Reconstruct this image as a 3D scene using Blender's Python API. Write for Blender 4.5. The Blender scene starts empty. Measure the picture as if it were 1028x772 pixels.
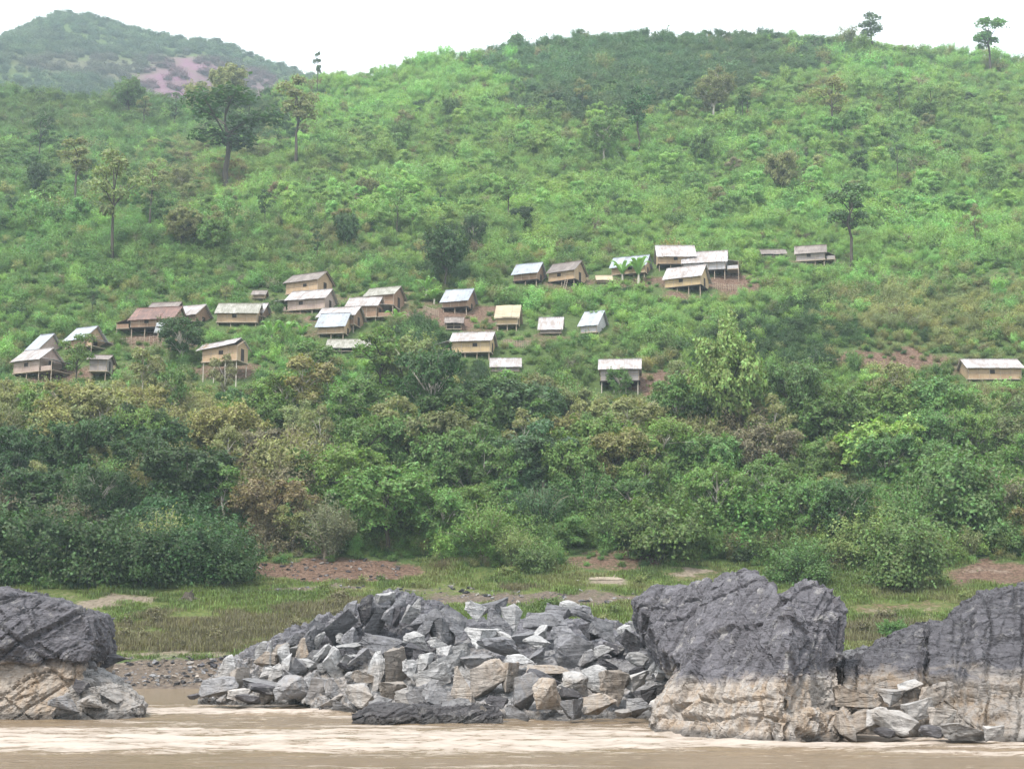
import bpy, bmesh, math, random
import numpy as np
from mathutils import Vector, Matrix
random.seed(7); RNG = np.random.default_rng(7)
SC = bpy.context.scene
COL = SC.collection
R = math.radians
# ------------------------------------------------------------------ camera model (used to look up where things stand)
F, CX, CY, HZ, CH = 1405.0, 514.0, 386.0, 643.0, 3.0
PITCH = math.atan((HZ - CY) / F)
cp, sp_ = math.cos(PITCH), math.sin(PITCH)
def zrow(D, row): return CH + D * math.tan(PITCH + math.atan((CY - row) / F))
def ray(px, py):
    a = (px - CX) / F; b = (CY - py) / F
    return np.array([a, cp - b * sp_, sp_ + b * cp])
def at(px, py, D):
    d = ray(px, py); d = d / d[1]
    return np.array([d[0] * D, D, CH + d[2] * D])
def proj(x, y, z):
    dep = y * cp + (z - CH) * sp_
    up = -y * sp_ + (z - CH) * cp
    return CX + F * x / dep, CY - F * up / dep, dep
# ------------------------------------------------------------------ noise in numpy
def _h(ix, iy, iz, s):
    with np.errstate(over='ignore'):
        h = (ix.astype(np.int64) * 374761393 + iy.astype(np.int64) * 668265263 + iz.astype(np.int64) * 2147483647 + s * 974634777) & 0xFFFFFFFF
        h = ((h ^ (h >> 13)) * 1274126177) & 0xFFFFFFFF
        h = ((h ^ (h >> 16)) * 2246822519) & 0xFFFFFFFF
        h = h ^ (h >> 15)
    return (h & 0xFFFFFF) / float(0x1000000)
def vnoise(P, s=0):
    P = np.asarray(P, float); I = np.floor(P); f = P - I; f = f * f * (3 - 2 * f); I = I.astype(np.int64)
    r = 0
    for a in (0, 1):
        for b in (0, 1):
            for c in (0, 1):
                w = (f[:, 0] if a else 1 - f[:, 0]) * (f[:, 1] if b else 1 - f[:, 1]) * (f[:, 2] if c else 1 - f[:, 2])
                r = r + w * _h(I[:, 0] + a, I[:, 1] + b, I[:, 2] + c, s)
    return r * 2 - 1
def fbm(P, o=4, s=0, g=0.5):
    P = np.asarray(P, float); r = 0; a = 1.0; t = 0
    for i in range(o):
        r = r + a * vnoise(P, s + i * 17); t += a; a *= g; P = P * 2.03 + 11.3
    return r / t
def voro(P, s=0):
    P = np.asarray(P, float); I = np.floor(P).astype(np.int64)
    n = len(P); f1 = np.full(n, 9.0); f2 = np.full(n, 9.0); cid = np.zeros(n)
    for a in (-1, 0, 1):
        for b in (-1, 0, 1):
            for c in (-1, 0, 1):
                x, y, z = I[:, 0] + a, I[:, 1] + b, I[:, 2] + c
                q = np.stack([x + _h(x, y, z, s), y + _h(x, y, z, s + 1), z + _h(x, y, z, s + 2)], 1)
                d = np.sqrt(((P - q) ** 2).sum(1)); m = d < f1
                f2 = np.where(m, f1, np.minimum(f2, d)); cid = np.where(m, _h(x, y, z, s + 3), cid); f1 = np.where(m, d, f1)
    return f1, f2, cid
def n2(x, y, sc, s=0, o=4):
    x = np.atleast_1d(np.asarray(x, float)); y = np.atleast_1d(np.asarray(y, float))
    return fbm(np.stack([x / sc, y / sc, np.zeros_like(x) + 3.7], 1), o, s)
def ss(a, b, x):
    t = np.clip((np.asarray(x, float) - a) / (b - a), 0, 1); return t * t * (3 - 2 * t)
# ------------------------------------------------------------------ terrain
YR = 410.0
prof = [(-300, -6), (40, -6), (84, -1.6), (91, -0.5), (93.5, 0.15), (97, 1.3), (101, 2.3), (110, 4.6), (119, 7.0)]
for D, r in ((126, 578), (140, 530), (155, 472), (175, 402), (195, 338), (215, 294), (235, 256), (270, 203), (320, 140), (YR, 50)):
    prof.append((D, zrow(D, r)))
PY = np.array([p[0] for p in prof]); PZ = np.array([p[1] for p in prof])
ZR0 = PZ[-1]
sky_px = [(-300, 110), (0, 92), (100, 98), (200, 104), (270, 96), (300, 84), (330, 80), (380, 74), (430, 64), (480, 55), (560, 44), (640, 38), (700, 36), (780, 36), (840, 44), (880, 48), (960, 54), (1028, 62), (1300, 70)]
SX = np.array([at(p, r, YR)[0] for p, r in sky_px]); SZ = np.array([at(p, r, YR)[2] for p, r in sky_px])
YM = 850.0
mt_px = [(-700, 150), (-300, 75), (-100, 50), (0, 40), (30, 27), (60, 15), (78, 13), (96, 17), (120, 27), (150, 33), (190, 40), (228, 44), (245, 54), (270, 64), (300, 74), (345, 86), (420, 100), (700, 110), (1300, 120)]
MX = np.array([at(p, r, YM)[0] for p, r in mt_px]); MZ = np.array([at(p, r, YM)[2] for p, r in mt_px])
def H(x, y):
    sh = np.shape(x); x = np.ravel(np.asarray(x, float)); y = np.ravel(np.asarray(y, float))
    yy = y + 2.0 * n2(x, y * 0 + 5, 22, 3) * ss(60, 90, y) * (1 - ss(150, 200, y))
    z = np.interp(yy, PY, PZ)
    up = ss(235, YR, y)
    z = z + (np.interp(x, SX, SZ) - ZR0) * up
    amp = 0.25 + 5.5 * ss(125, 260, y) * (1 - 0.75 * ss(330, YR - 10, y))
    z = z + amp * n2(x, y, 55, 9, 4) * ss(94, 100, y)
    z = z + 1.2 * n2(x, y, 13, 21, 3) * ss(125, 150, y) + 0.16 * n2(x, y, 3, 33, 3) * ss(92, 96, y)
    # behind the ridge the land drops to a valley, then climbs to the far mountain
    drop = np.interp(x, SX, SZ) - (y - YR) * 0.62
    z = np.where(y > YR, np.maximum(drop, 118 + 12 * n2(x, y, 80, 5)), z)
    ym = np.clip((y - 455) / (YM - 455), 0, 1) ** 1.05
    m = 118 + (np.interp(x, MX, MZ) - 118) * ym + (10 + 22 * ss(500, 620, y) * (1 - 0.8 * ss(760, YM, y))) * (1 - 0.93 * ss(700, 830, y)) * n2(x, y, 120, 41, 5)
    m = m - np.maximum(0, y - YM) * 0.35
    z = np.where(y > 455, np.maximum(z, m), z)
    return z.reshape(sh) if sh else float(z[0])
_DD = np.concatenate([np.arange(86, 440, 0.5), np.arange(440, 900, 4)])
def hit(px, py):
    d = ray(px, py); d = d / d[1]
    z = CH + d[2] * _DD; h = H(d[0] * _DD, _DD)
    k = np.argmax(h >= z)
    D = _DD[k] if (h >= z).any() else 400.0
    return np.array([d[0] * D, D, CH + d[2] * D])
# ------------------------------------------------------------------ materials
def mat(name, rough=0.8, spec=0.3):
    m = bpy.data.materials.new(name); m.use_nodes = True
    nt = m.node_tree; b = nt.nodes['Principled BSDF']
    b.inputs['Roughness'].default_value = rough; b.inputs['Specular IOR Level'].default_value = spec
    return m, nt, b
def N(nt, t, **kw):
    n = nt.nodes.new(t)
    for k, v in kw.items(): setattr(n, k, v)
    return n
def L(nt, a, b): nt.links.new(a, b)
def noise(nt, vec, scale, detail=5, rough=0.6, dist=0):
    n = N(nt, 'ShaderNodeTexNoise'); n.inputs['Scale'].default_value = scale; n.inputs['Detail'].default_value = detail
    n.inputs['Roughness'].default_value = rough; n.inputs['Distortion'].default_value = dist
    L(nt, vec, n.inputs['Vector']); return n.outputs['Fac']
def ramp(nt, fac, stops):
    r = N(nt, 'ShaderNodeValToRGB'); e = r.color_ramp.elements
    while len(e) < len(stops): e.new(0.5)
    for i, (p, c) in enumerate(stops):
        e[i].position = p; e[i].color = (c[0], c[1], c[2], 1) if not isinstance(c, (int, float)) else (c, c, c, 1)
    L(nt, fac, r.inputs['Fac']); return r.outputs['Color']
def mix(nt, fac, a, b, mode='MIX'):
    n = N(nt, 'ShaderNodeMix', data_type='RGBA', blend_type=mode)
    for s, v in ((n.inputs['Factor'], fac), (n.inputs['A'], a), (n.inputs['B'], b)):
        if isinstance(v, (int, float)): s.default_value = v
        elif isinstance(v, tuple): s.default_value = (*v, 1)
        else: L(nt, v, s)
    return n.outputs['Result']
def math_(nt, op, a, b=None, c=None, clamp=False):
    n = N(nt, 'ShaderNodeMath', operation=op, use_clamp=clamp)
    for i, v in enumerate((a, b, c)):
        if v is None: continue
        if isinstance(v, (int, float)): n.inputs[i].default_value = v
        else: L(nt, v, n.inputs[i])
    return n.outputs[0]
def pos(nt, scale=(1, 1, 1), rot=(0, 0, 0), src='geo'):
    if src == 'geo': o = N(nt, 'ShaderNodeNewGeometry').outputs['Position']
    else: o = N(nt, 'ShaderNodeTexCoord').outputs['Object']
    m = N(nt, 'ShaderNodeMapping'); m.inputs['Scale'].default_value = scale; m.inputs['Rotation'].default_value = rot
    L(nt, o, m.inputs['Vector']); return m.outputs['Vector']
def attr(nt, name, typ='GEOMETRY'):
    a = N(nt, 'ShaderNodeAttribute', attribute_type=typ); a.attribute_name = name; return a
def bump(nt, b, h, strength=0.5, dist=0.1):
    n = N(nt, 'ShaderNodeBump'); n.inputs['Strength'].default_value = strength; n.inputs['Distance'].default_value = dist
    L(nt, h, n.inputs['Height']); L(nt, n.outputs[0], b.inputs['Normal'])

def mat_ground():
    m, nt, b = mat('hillside_ground', 0.95, 0.1)
    p = pos(nt)
    a = attr(nt, 'cover')
    s = N(nt, 'ShaderNodeSeparateColor'); L(nt, a.outputs['Color'], s.inputs[0])   # R earth, G grass, B sand
    nz = noise(nt, p, 0.35, 8, 0.65); nf = noise(nt, p, 3.0, 8, 0.7); nm = noise(nt, p, 0.08, 6, 0.6)
    veg = ramp(nt, nf, [(0.3, (0.04, 0.06, 0.022)), (0.55, (0.08, 0.12, 0.038)), (0.75, (0.14, 0.15, 0.065))])
    grass = ramp(nt, nf, [(0.3, (0.05, 0.06, 0.02)), (0.5, (0.10, 0.13, 0.035)), (0.72, (0.17, 0.15, 0.075))])
    earth = ramp(nt, nf, [(0.33, (0.045, 0.03, 0.022)), (0.5, (0.125, 0.078, 0.056)), (0.68, (0.24, 0.17, 0.125))])
    sand = ramp(nt, nf, [(0.3, (0.12, 0.095, 0.07)), (0.6, (0.26, 0.215, 0.165))])
    mud = ramp(nt, nf, [(0.3, (0.05, 0.042, 0.035)), (0.55, (0.14, 0.11, 0.085)), (0.75, (0.3, 0.25, 0.2))])
    j = math_(nt, 'MULTIPLY_ADD', math_(nt, 'ADD', math_(nt, 'MULTIPLY', nz, 0.5), math_(nt, 'MULTIPLY', nf, 0.5)), 2.2, -1.15)
    def thr(x): return math_(nt, 'SMOOTH_MIN', math_(nt, 'MAXIMUM', math_(nt, 'MULTIPLY_ADD', math_(nt, 'ADD', x, j), 2.6, -1.0), 0.0), 1.0, 0.05)
    c = mix(nt, thr(s.outputs[1]), veg, grass); c = mix(nt, thr(s.outputs[0]), c, earth); c = mix(nt, thr(s.outputs[2]), c, sand)
    c = mix(nt, thr(a.outputs['Alpha']), c, mud)
    bt = attr(nt, 'burnt'); c = mix(nt, math_(nt, 'MULTIPLY', bt.outputs['Fac'], ramp(nt, nm, [(0.3, 0.6), (0.6, 1.0)])), c, (0.15, 0.075, 0.11))
    L(nt, c, b.inputs['Base Color'])
    bump(nt, b, nf, 0.9, 0.35); return m

def mat_leaf(name, scatter):
    m = bpy.data.materials.new(name); m.use_nodes = True; nt = m.node_tree; nt.nodes.clear()
    out = N(nt, 'ShaderNodeOutputMaterial')
    if scatter: base = attr(nt, 'tint', 'INSTANCER').outputs['Color']
    else: base = N(nt, 'ShaderNodeObjectInfo').outputs['Color']
    lv = attr(nt, 'lv').outputs['Fac']
    hue = N(nt, 'ShaderNodeHueSaturation')
    L(nt, math_(nt, 'MULTIPLY_ADD', lv, 0.06, 0.46), hue.inputs['Hue']); L(nt, math_(nt, 'MULTIPLY_ADD', lv, 1.1, 0.5), hue.inputs['Value'])
    hue.inputs['Saturation'].default_value = 1.0
    L(nt, base, hue.inputs['Color'])
    d = N(nt, 'ShaderNodeBsdfPrincipled'); d.inputs['Roughness'].default_value = 0.5; d.inputs['Specular IOR Level'].default_value = 0.35
    t = N(nt, 'ShaderNodeBsdfTranslucent'); ms = N(nt, 'ShaderNodeMixShader'); ms.inputs[0].default_value = 0.32
    L(nt, hue.outputs[0], d.inputs['Base Color']); L(nt, mix(nt, 1.0, hue.outputs[0], (1.3, 1.4, 0.7), 'MULTIPLY'), t.inputs['Color'])
    L(nt, d.outputs[0], ms.inputs[1]); L(nt, t.outputs[0], ms.inputs[2]); L(nt, ms.outputs[0], out.inputs['Surface'])
    return m
def mat_bark(name, c0, c1):
    m, nt, b = mat(name, 0.9, 0.15); p = pos(nt, (4, 4, 1.2), src='obj')
    f = noise(nt, p, 3, 6); L(nt, ramp(nt, f, [(0.3, c0), (0.7, c1)]), b.inputs['Base Color']); bump(nt, b, f, 0.5, 0.03); return m
def mat_rock(name, top, low, line=2.0, strat=(0.0, 0.5, 0.3), crackscale=1.1, stain=0.6, soft=1.4):
    """grey above the flood line, washed pale and tan below it"""
    m, nt, b = mat(name, 0.75, 0.25)
    p = pos(nt); ps = pos(nt, (0.5, 0.45, 2.6), strat); pv = pos(nt, (2.4, 2.4, 0.35), (0, 0.18, 0))
    nf = noise(nt, p, 6, 8, 0.72); nb = noise(nt, p, 0.7, 6, 0.6, 0.6); nsx = noise(nt, ps, 1.6, 7, 0.65, 0.8); nv = noise(nt, pv, 1.6, 6, 0.6)
    oi = N(nt, 'ShaderNodeObjectInfo').outputs['Random']
    def lvl(c, a, bb, f): return ramp(nt, f, [(a, tuple(v * 0.5 for v in c)), (0.5, c), (bb, tuple(min(0.72, v * 1.55) for v in c))])
    ct = lvl(top, 0.33, 0.68, math_(nt, 'MULTIPLY_ADD', nf, 0.5, math_(nt, 'MULTIPLY', nsx, 0.5)))
    cl = lvl(low, 0.30, 0.72, math_(nt, 'MULTIPLY_ADD', nf, 0.4, math_(nt, 'MULTIPLY', nsx, 0.6)))
    tan = tuple(v * k for v, k in zip(low, (0.92, 0.72, 0.50)))
    cl = mix(nt, math_(nt, 'MULTIPLY', math_(nt, 'MULTIPLY', ramp(nt, nv, [(0.40, 0.0), (0.62, 1.0)]), ramp(nt, noise(nt, p, 0.28, 3, 0.5), [(0.42, 0.15), (0.56, 1.0)])), stain), cl, tan)
    z = N(nt, 'ShaderNodeSeparateXYZ'); L(nt, N(nt, 'ShaderNodeNewGeometry').outputs['Position'], z.inputs[0])
    k = math_(nt, 'MULTIPLY_ADD', math_(nt, 'SUBTRACT', z.outputs[2], line), soft, math_(nt, 'MULTIPLY_ADD', nb, 4.2, -2.1 + 0.5), clamp=True)
    ct = mix(nt, math_(nt, 'MULTIPLY', ramp(nt, nv, [(0.5, 0.0), (0.7, 1.0)]), 0.45), ct, tuple(v * 1.6 for v in top))
    c = mix(nt, k, cl, ct)
    wet = math_(nt, 'SUBTRACT', 1.0, math_(nt, 'MULTIPLY', math_(nt, 'ADD', z.outputs[2], math_(nt, 'MULTIPLY', nb, -0.25)), 6.0, clamp=True), clamp=True)
    c = mix(nt, math_(nt, 'MULTIPLY', wet, 0.75), c, (0.06, 0.055, 0.05))
    vo = N(nt, 'ShaderNodeTexVoronoi', feature='DISTANCE_TO_EDGE'); vo.inputs['Scale'].default_value = crackscale * 0.8
    wv = N(nt, 'ShaderNodeMix', data_type='VECTOR'); wv.inputs['Factor'].default_value = 0.28
    nc = N(nt, 'ShaderNodeTexNoise'); nc.inputs['Scale'].default_value = 2.2; nc.inputs['Detail'].default_value = 5; L(nt, ps, nc.inputs['Vector'])
    L(nt, ps, wv.inputs['A']); L(nt, nc.outputs['Color'], wv.inputs['B']); L(nt, wv.outputs['Result'], vo.inputs['Vector'])
    crack = ramp(nt, vo.outputs['Distance'], [(0.0, 0.0), (0.012, 1.0)])
    spots = ramp(nt, noise(nt, p, 2.6, 3, 0.5), [(0.6, 1.0), (0.72, 0.55)])
    c = mix(nt, 1.0, c, spots, 'MULTIPLY')
    lich = ramp(nt, noise(nt, p, 1.7, 7, 0.7), [(0.56, 0.0), (0.66, 1.0)])
    c = mix(nt, math_(nt, 'MULTIPLY', lich, 0.35), c, (0.42, 0.40, 0.37))
    v = math_(nt, 'MULTIPLY_ADD', oi, 0.5, 0.75)
    cc = N(nt, 'ShaderNodeCombineColor')
    for i in range(3): L(nt, v, cc.inputs[i])
    c = mix(nt, 1.0, c, cc.outputs[0], 'MULTIPLY')
    L(nt, c, b.inputs['Base Color'])
    h = math_(nt, 'ADD', math_(nt, 'MULTIPLY', nf, 0.6), math_(nt, 'ADD', math_(nt, 'MULTIPLY', nsx, 0.9), math_(nt, 'MULTIPLY', crack, 0.35)))
    bump(nt, b, h, 0.9, 0.22); return m
def mat_roof(name, c0, c1, rust, rustamt):
    c0, c1, rust = [tuple(v * .70 for v in q) for q in (c0, c1, rust)]
    m, nt, b = mat(name, 0.45, 0.4); b.inputs['Metallic'].default_value = 0.0
    p = pos(nt, src='obj'); nz = noise(nt, p, 0.9, 6, 0.7); nf = noise(nt, pos(nt, (5, .6, .6), src='obj'), 1.4, 5, 0.6)
    sv = attr(nt, 'sv').outputs['Fac']
    c = mix(nt, sv, c0, c1); c = mix(nt, ramp(nt, math_(nt, 'MULTIPLY_ADD', nf, 0.5, math_(nt, 'MULTIPLY', nz, 0.5)), [(0.52 - rustamt * 0.3, 0.0), (0.66 - rustamt * 0.2, 0.9)]), c, rust)
    L(nt, c, b.inputs['Base Color'])
    w = N(nt, 'ShaderNodeTexWave', wave_type='BANDS', bands_direction='X'); w.inputs['Scale'].default_value = 2.0; L(nt, p, w.inputs['Vector'])
    bump(nt, b, w.outputs['Fac'], 0.6, 0.04); return m
def dim(c, k): return tuple(v * k for v in c)
def mat_wall(name, c0, c1):
    c0, c1 = dim(c0, .78), dim(c1, .78)
    m, nt, b = mat(name, 0.85, 0.15)
    nz = noise(nt, pos(nt, (6, 6, 0.5), src='obj'), 1.6, 5, 0.7); nb = noise(nt, pos(nt, src='obj'), 0.7, 5, 0.6)
    w = N(nt, 'ShaderNodeTexWave', wave_type='BANDS', bands_direction='Z'); w.inputs['Scale'].default_value = 1.1; w.inputs['Distortion'].default_value = 1.5; L(nt, pos(nt, src='obj'), w.inputs['Vector'])
    c = ramp(nt, math_(nt, 'MULTIPLY_ADD', nz, 0.5, math_(nt, 'MULTIPLY', nb, 0.5)), [(0.34, c0), (0.62, c1)])
    c = mix(nt, 0.18, c, w.outputs['Color'], 'MULTIPLY'); L(nt, c, b.inputs['Base Color']); bump(nt, b, nz, 0.4, 0.03); return m
def mat_plain(name, c, rough=0.8, v=0.35, sc=3):
    m, nt, b = mat(name, rough, 0.2); f = noise(nt, pos(nt, src='obj'), sc, 6, 0.65)
    L(nt, ramp(nt, f, [(0.3, tuple(x * (1 - v) for x in c)), (0.7, tuple(min(.85, x * (1 + v)) for x in c))]), b.inputs['Base Color']); bump(nt, b, f, 0.4, 0.05); return m
def mat_water():
    m, nt, b = mat('river_water', 0.18, 0.5); b.inputs['IOR'].default_value = 1.33
    p = pos(nt, (0.22, 0.9, 1)); pf = pos(nt, (1.3, 6.5, 1)); pl = pos(nt, (0.05, 0.30, 1))
    f1 = noise(nt, p, 1.0, 8, 0.68, 1.2); f2 = noise(nt, pf, 1.3, 8, 0.7, 0.8); f3 = noise(nt, pl, 1.0, 4, 0.6, 0.5)
    fo = attr(nt, 'foam').outputs['Fac']; cr = attr(nt, 'crest').outputs['Fac']
    s = math_(nt, 'ADD', math_(nt, 'MULTIPLY', f1, 0.75), math_(nt, 'ADD', math_(nt, 'MULTIPLY', f2, 0.65), math_(nt, 'MULTIPLY', f3, 0.5)))
    s = math_(nt, 'ADD', s, math_(nt, 'ADD', math_(nt, 'MULTIPLY_ADD', fo, 0.28, -0.71), math_(nt, 'MULTIPLY', cr, 0.12)))
    k = ramp(nt, s, [(0.50, 0.0), (0.56, 0.45), (0.66, 1.0)])
    mud = ramp(nt, f2, [(0.3, (0.125, 0.088, 0.052)), (0.7, (0.20, 0.148, 0.092))])
    L(nt, mix(nt, k, mud, (0.37, 0.315, 0.265)), b.inputs['Base Color'])
    L(nt, math_(nt, 'MULTIPLY_ADD', k, 0.45, 0.14), b.inputs['Roughness'])
    bump(nt, b, math_(nt, 'ADD', f2, math_(nt, 'MULTIPLY', f1, 1.4)), 0.55, 0.16); return m
M = {}
M['ground'] = mat_ground(); M['water'] = mat_water()
M['leaf'] = mat_leaf('leaves', False); M['leaf_s'] = mat_leaf('scrub_leaves', True)
M['bark'] = mat_bark('bark_dark', (0.03, 0.025, 0.02), (0.10, 0.085, 0.065)); M['barkp'] = mat_bark('bark_pale', (0.28, 0.25, 0.20), (0.55, 0.51, 0.44))
M['rock'] = mat_rock('cliff_rock', (0.088, 0.084, 0.092), (0.265, 0.24, 0.215), 1.9, (0, 1.05, 0.2), stain=0.7, soft=2.2)
M['rock_tan'] = mat_rock('cliff_rock_tan', (0.088, 0.084, 0.092), (0.29, 0.25, 0.21), 2.1, (0, 0.75, 0.2), stain=0.6, soft=3.0)
M['rockc'] = mat_rock('ridge_rock', (0.115, 0.112, 0.122), (0.27, 0.265, 0.265), 2.2, (0, 1.05, 0.3), 1.2, 0.5, 0.7)
M['b_grey'] = mat_rock('boulder_grey', (0.155, 0.153, 0.16), (0.20, 0.197, 0.20), 2.2, crackscale=0.6, stain=0.35)
M['b_pale'] = mat_rock('boulder_pale', (0.30, 0.295, 0.29), (0.34, 0.32, 0.30), 1.5, crackscale=0.6, stain=0.3)
M['b_dark'] = mat_rock('boulder_dark', (0.06, 0.057, 0.062), (0.08, 0.075, 0.078), 1.0, crackscale=0.6, stain=0.2)
M['b_tan'] = mat_rock('boulder_tan', (0.22, 0.20, 0.18), (0.27, 0.24, 0.21), 3.5, crackscale=0.7, stain=0.5)
M['silver'] = mat_roof('metal_silver', (0.50, 0.515, 0.55), (0.80, 0.82, 0.86), (0.30, 0.24, 0.20), 0.55)
M['grey_roof'] = mat_roof('metal_dull', (0.36, 0.42, 0.48), (0.52, 0.58, 0.64), (0.25, 0.21, 0.19), 0.2)
M['rust'] = mat_roof('metal_rust', (0.24, 0.115, 0.085), (0.34, 0.18, 0.13), (0.12, 0.07, 0.055), 0.5)
M['brown_roof'] = mat_roof('roof_brown', (0.20, 0.165, 0.14), (0.34, 0.29, 0.25), (0.12, 0.09, 0.075), 0.3)
M['mossy'] = mat_roof('roof_mottled', (0.50, 0.48, 0.42), (0.62, 0.60, 0.54), (0.20, 0.19, 0.14), 0.6)
M['thatch'] = mat_wall('thatch', (0.34, 0.28, 0.19), (0.56, 0.48, 0.35))
M['w_tan'] = mat_wall('woven_tan', (0.36, 0.245, 0.15), (0.56, 0.41, 0.26)); M['w_yel'] = mat_wall('woven_yellow', (0.40, 0.29, 0.155), (0.62, 0.475, 0.28))
M['w_grey'] = mat_wall('woven_grey', (0.27, 0.23, 0.21), (0.44, 0.40, 0.38)); M['w_brown'] = mat_wall('woven_brown', (0.22, 0.14, 0.095), (0.40, 0.265, 0.175))
M['w_white'] = mat_wall('boards_whitish', (0.42, 0.40, 0.40), (0.62, 0.60, 0.60)); M['w_pink'] = mat_wall('woven_pinkish', (0.34, 0.25, 0.21), (0.54, 0.43, 0.37))
M['wood'] = mat_bark('weathered_wood', (0.20, 0.15, 0.11), (0.42, 0.35, 0.27)); M['dark'] = mat_plain('dark_wood', (0.035, 0.028, 0.025))  # dark tone also stands for shade in openings and under floors
M['sheet'] = mat_plain('white_sheet', (0.75, 0.76, 0.80), 0.6, 0.1)
M['dry'] = mat_plain('dry_wood', (0.27, 0.23, 0.175)); 
# ------------------------------------------------------------------ object helpers
def tag(o, label=None, cat=None, group=None, kind=None):
    if label: o['label'] = label
    if cat: o['category'] = cat
    if group: o['group'] = group
    if kind: o['kind'] = kind
    return o
def empty(name, loc, rz=0.0, s=1.0):
    o = bpy.data.objects.new(name, None); COL.objects.link(o); o.location = loc; o.rotation_euler = (0, 0, rz); o.scale = (s, s, s); o.empty_display_size = 0.3; return o
def meshobj(name, me, m=None, parent=None):
    o = bpy.data.objects.new(name, me); COL.objects.link(o)
    if m is not None and not me.materials: me.materials.append(m)
    if parent: o.parent = parent
    return o
def npmesh(name, V, Fq, m=None, attrs=None, smooth=False):
    V = np.asarray(V, np.float32); Fq = np.asarray(Fq, np.int32); k = Fq.shape[1]
    me = bpy.data.meshes.new(name); me.vertices.add(len(V)); me.vertices.foreach_set('co', V.ravel())
    me.loops.add(Fq.size); me.loops.foreach_set('vertex_index', Fq.ravel())
    me.polygons.add(len(Fq)); me.polygons.foreach_set('loop_start', np.arange(0, Fq.size, k, dtype=np.int32))
    if smooth: me.polygons.foreach_set('use_smooth', np.ones(len(Fq), bool))
    else: me.polygons.foreach_set('use_smooth', np.zeros(len(Fq), bool))
    for nme, (typ, arr) in (attrs or {}).items():
        a = me.attributes.new(nme, typ, 'POINT')
        a.data.foreach_set('color' if typ == 'FLOAT_COLOR' else 'vector' if typ == 'FLOAT_VECTOR' else 'value', np.asarray(arr, np.int32 if typ == 'INT' else np.float32).ravel())
    me.update(calc_edges=True); me.validate()
    if m: me.materials.append(m)
    return me
class MB:
    """collects boxes, bars and tubes, linked as one mesh"""
    def __init__(s): s.v = []; s.f = []; s.a = []
    def hexa(s, c, val=0.5):
        n = len(s.v); s.v += [tuple(p) for p in c]; s.a += [val] * 8
        s.f += [(n, n+3, n+2, n+1), (n+4, n+5, n+6, n+7), (n, n+1, n+5, n+4), (n+1, n+2, n+6, n+5), (n+2, n+3, n+7, n+6), (n+3, n, n+4, n+7)]
    def box(s, x0, x1, y0, y1, z0, z1, val=0.5):
        s.hexa([(x0, y0, z0), (x1, y0, z0), (x1, y1, z0), (x0, y1, z0), (x0, y0, z1), (x1, y0, z1), (x1, y1, z1), (x0, y1, z1)], val)
    def tube(s, pts, rad, n=6):
        pts = [Vector(p) for p in pts]; base = len(s.v)
        for i, p in enumerate(pts):
            d = (pts[min(i+1, len(pts)-1)] - pts[max(i-1, 0)]).normalized()
            u = d.cross(Vector((0.3, 0.9, 0.1))).normalized(); w = d.cross(u)
            r = rad[i] if isinstance(rad, (list, tuple)) else rad
            for k in range(n):
                a = 2 * math.pi * k / n; q = p + u * (math.cos(a) * r) + w * (math.sin(a) * r); s.v.append(tuple(q)); s.a.append(0.5)
        for i in range(len(pts) - 1):
            for k in range(n):
                a, b = base + i*n + k, base + i*n + (k+1) % n; s.f.append((a, b, b+n, a+n))
        s.f.append(tuple(base + (len(pts)-1)*n + k for k in range(n))); s.f.append(tuple(base + n-1-k for k in range(n)))
    def mesh(s, name, m, attr_='sv'):
        me = bpy.data.meshes.new(name); me.from_pydata(s.v, [], s.f)
        a = me.attributes.new(attr_, 'FLOAT', 'POINT'); a.data.foreach_set('value', s.a); me.materials.append(m); me.update(); return me
    def build(s, name, m, parent=None): return meshobj(name, s.mesh(name, m), None, parent)
# ------------------------------------------------------------------ world, light, camera
w = bpy.data.worlds.new('World'); SC.world = w; w.use_nodes = True; nt = w.node_tree
SUN_EL, SUN_AZ = R(58), R(-35)     # azimuth measured from +Y towards +X ; sun is high, on the far left... shadows soft
SUN_AZ = R(215)
sky = N(nt, 'ShaderNodeTexSky', sky_type='NISHITA'); sky.sun_disc = False; sky.sun_elevation = SUN_EL; sky.sun_rotation = SUN_AZ
bg = nt.nodes['Background']; L(nt, sky.outputs[0], bg.inputs[0]); bg.inputs[1].default_value = 0.05
bg2 = N(nt, 'ShaderNodeBackground')
tc = N(nt, 'ShaderNodeTexCoord'); nz = noise(nt, tc.outputs['Generated'], 2.2, 5, 0.55)
L(nt, ramp(nt, nz, [(0.3, (0.93, 0.95, 0.98)), (0.7, (1, 1, 1))]), bg2.inputs[0]); bg2.inputs[1].default_value = 1.15
add = N(nt, 'ShaderNodeAddShader'); L(nt, bg.outputs[0], add.inputs[0]); L(nt, bg2.outputs[0], add.inputs[1])
L(nt, add.outputs[0], nt.nodes['World Output'].inputs['Surface'])
sl = bpy.data.lights.new('sun', 'SUN'); sl.energy = 3.3; sl.angle = R(12); sl.color = (1, 0.96, 0.9)
so = bpy.data.objects.new('sun', sl); COL.objects.link(so)
sd = Vector((math.sin(SUN_AZ) * math.cos(SUN_EL), math.cos(SUN_AZ) * math.cos(SUN_EL), math.sin(SUN_EL)))
so.rotation_euler = sd.to_track_quat('Z', 'Y').to_euler()
cam = bpy.data.cameras.new('camera'); co = bpy.data.objects.new('camera', cam); COL.objects.link(co)
co.location = (0, 0, CH); co.rotation_euler = (R(90) + PITCH, 0, 0); cam.sensor_width = 36; cam.lens = 36 * F / 1028; cam.clip_end = 6000; cam.clip_start = 0.5
SC.camera = co
SC.view_settings.view_transform = 'Standard'; SC.view_settings.look = 'None'; SC.view_settings.exposure = 0.85; SC.view_settings.gamma = 1
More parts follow.
